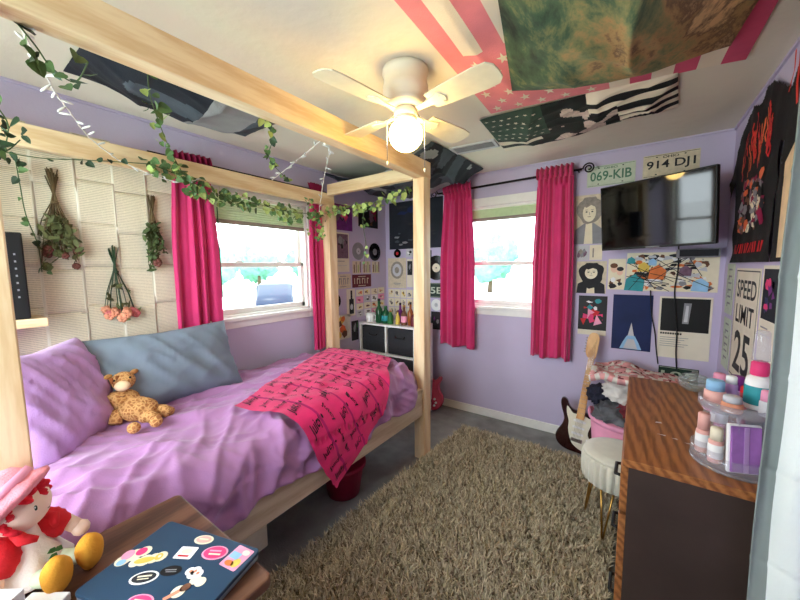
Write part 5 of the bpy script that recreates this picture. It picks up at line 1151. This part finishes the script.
# ------------------------------------------------------------------ things on the desk
dt = dz + .0012
cc = V((2.602, -1.535, dt))
t = thing('makeup_organizer', 'round clear acrylic makeup carousel at the near end of the desk', 'organizer', cc)
obj('base_plate', lathe(NB(), [(0, 0), (.108, 0), (.112, .004), (.108, .010), (0, .010)], cc, 40), 'acrylic', t)
obj('tier_plate', lathe(NB(), [(0, .185), (.095, .185), (.098, .188), (.098, .215), (.095, .215), (.095, .191), (0, .191)], cc, 40), 'acrylic', t)
obj('guard_ring', lathe(NB(), [(.106, .010), (.109, .010), (.109, .05), (.106, .05)], cc, 40), 'acrylic', t)
obj('centre_post', lathe(NB(), [(0, .010), (.012, .010), (.012, .184), (0, .184)], cc, 16), 'acrylic', t)
for k in range(3):
    a = k * 2.09 + .4; obj('divider', bx(NB(), .014, .094, -.0012, .0012, .0105, .1845, M=rotM(cc, a)), 'acrylic', t)
G = 'cosmetics on the desk'
def flask(lab, x, y, z, r, h, m, cm, capf=.35, labm=None):
    t = thing('cosmetic_bottle', lab, 'cosmetic bottle', (x, y, z), G)
    obj('body', lathe(NB(), [(0, 0), (r * .94, 0), (r, .004), (r, h * (1 - capf) - .004), (r * .8, h * (1 - capf)), (0, h * (1 - capf))], (x, y, z), 22), m, t)
    obj('cap', lathe(NB(), [(0, h * (1 - capf)), (r * .86, h * (1 - capf)), (r * .84, h - .003), (r * .7, h), (0, h)], (x, y, z), 22), cm, t)
    if labm: obj('label_band', lathe(NB(), [(r + .0004, h * .14), (r + .001, h * .15), (r + .001, h * (1 - capf) * .8), (r + .0004, h * (1 - capf) * .82)], (x, y, z), 22), labm, t)
z1 = dt + .0115; z2 = dt + .192
flask('beige foundation bottle with white label, leftmost on the lower tier', cc.x - .076, cc.y + .022, z1, .019, .135, 'cosmetic_pink', 'cosmetic_pink', .42, 'white')
flask('white labelled bottle with amber base in front on the lower tier', cc.x - .052, cc.y - .040, z1, .019, .115, 'cosmetic_pink', 'cream', .35, 'white')
flask('slim clear pink bottle at the back of the lower tier', cc.x - .030, cc.y + .060, z1, .016, .14, 'pink', 'white', .3)
flask('short amber bottle at the right of the lower tier', cc.x + .035, cc.y + .03, z1, .019, .09, 'amber', 'black', .35)
flask('pale blue and peach jar at the left of the upper tier', cc.x - .055, cc.y + .02, z2, .028, .075, 'cosmetic_pink', 'sky_blue', .45)
flask('peach tub in front on the upper tier', cc.x - .025, cc.y - .052, z2, .026, .05, 'dried_rose', 'light_grey', .4)
flask('small lilac bottle at the back of the upper tier', cc.x - .01, cc.y + .062, z2, .017, .085, 'lavender_case', 'white', .3)
flask('pink capped bottle at the right of the upper tier', cc.x + .05, cc.y - .045, z2, .016, .08, 'light_grey', 'pink', .4)
t = thing('nail_polish_remover', 'white and blue pump bottle with hot pink neck on the upper tier', 'bottle', (cc.x + .045, cc.y + .025, z2)); p = (cc.x + .045, cc.y + .025, z2)
obj('body', lathe(NB(), [(0, 0), (.030, 0), (.031, .005), (.031, .085), (.027, .10), (.016, .108), (0, .108)], p, 26), 'white', t)
obj('label_band', lathe(NB(), [(.0314, .016), (.0320, .017), (.0320, .074), (.0314, .075)], p, 26), 'teal', t)
obj('collar', lathe(NB(), [(0, .108), (.020, .108), (.022, .112), (.021, .148), (.014, .154), (0, .154)], p, 22), 'hot_pink', t)
obj('overcap', lathe(NB(), [(.019, .1545), (.0215, .156), (.017, .245), (.014, .25), (0, .25)], p, 22), 'acrylic', t)
t = thing('eyeshadow_palette', 'shiny purple iridescent makeup palette leaning on the carousel', 'makeup palette', (2.60, -1.63, dt + .012))
X = V((.93, .36, 0)).normalized(); Yp = V((.20, .16, .955)); Yp = (Yp - X * X.dot(Yp)).normalized(); Zp = X.cross(Yp); Mp = axes((2.570, -1.640, dt + .0155), X, Yp, Zp)
bm = bx(NB(), 0, .085, 0, .15, -.012, 0, bev=.004, M=Mp); obj('case', bm, 'white', t)
obj('lid', bx(NB(), .004, .081, .004, .146, .0002, .006, bev=.003, M=Mp), 'iridescent', t)
obj('lid_stripe', bx(NB(), .036, .049, .006, .144, .0062, .008, bev=.001, M=Mp), 'lavender_case', t)
t = thing('glass_bowl', 'faceted clear glass bowl with lid at the far end of the desk', 'bowl', (2.585, -.745, dt)); p = (2.585, -.745, dt)
obj('bowl', lathe(NB(), [(0, 0), (.035, 0), (.06, .02), (.066, .045), (.062, .055), (.058, .045), (.05, .02), (0, .008)], p, 28, fl=lambda a, z: 1 + .03 * abs(math.sin(a * 8))), 'glassware', t)
obj('lid', lathe(NB(), [(.066, .056), (.05, .075), (.02, .085), (.012, .09), (.012, .10), (0, .104)], p, 28), 'glassware', t)
bm = bx(NB(), 2.685, 2.765, -1.42, -1.22, dt, dt + .13, bev=.004); tag(obj('cosmetics_box', bm, 'dark_green'), 'dark green box against the wall behind the carousel', 'box')
flask('mauve bottle behind the carousel near the road sign', 2.69, -1.02, dt, .03, .17, 'lavender_case', 'purple', .35)
flask('pink spray bottle at the middle of the desk back', 2.65, -.93, dt, .026, .15, 'cosmetic_pink', 'pink', .3)
flask('red capped bottle on the desk beside the dark green box', 2.70, -1.14, dt, .024, .16, 'maroon', 'red', .3)
flask('small white pot on the desk behind the carousel', 2.62, -1.16, dt, .028, .06, 'white', 'light_grey', .4)
tag(obj('scrunchie', lathe(NB(), [(.022, 0), (.034, .010), (.022, .022), (.012, .010), (.022, 0)], (2.62, -1.03, dt + .001), 40, fl=lambda a, z: 1 + .1 * math.sin(a * 11)), 'pink'), 'pink cloth scrunchie lying on the desk by the bottles', 'hair tie')

# ------------------------------------------------------------------ pale sheet hanging at the right
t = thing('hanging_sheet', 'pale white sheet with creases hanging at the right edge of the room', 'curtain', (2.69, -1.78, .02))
def sheet(a, b):
    z = .02 + 2.12 * b; x = 2.612 + .166 * a; y = -1.765 + .022 * math.sin(a * 9.5 + .4 + .8 * noise.noise(V((a * 2, z * 1.2, 3)))) * (1 - .35 * b) + .008 * noise.noise(V((a * 6, z * 3, 9)))
    for zc in (.36, .62, .88, 1.14, 1.40, 1.66): y += .006 * math.exp(-((z - zc) / .008) ** 2)
    return V((x + .006 * noise.noise(V((z * 2, 0, 0))), y, z))
obj('cloth', grid(NB(), sheet, 60, 260, lambda a, b: 1 if a < .20 else 0), ['sheet_white', 'sheet_edge'], t, True, solid=.003, recalc=False)  # strip along the left edge is darker grey
obj('rod', tube(NB(), [(2.57, -1.765, 2.155), (W_ - .001, -1.765, 2.155)], .010), 'white', t)
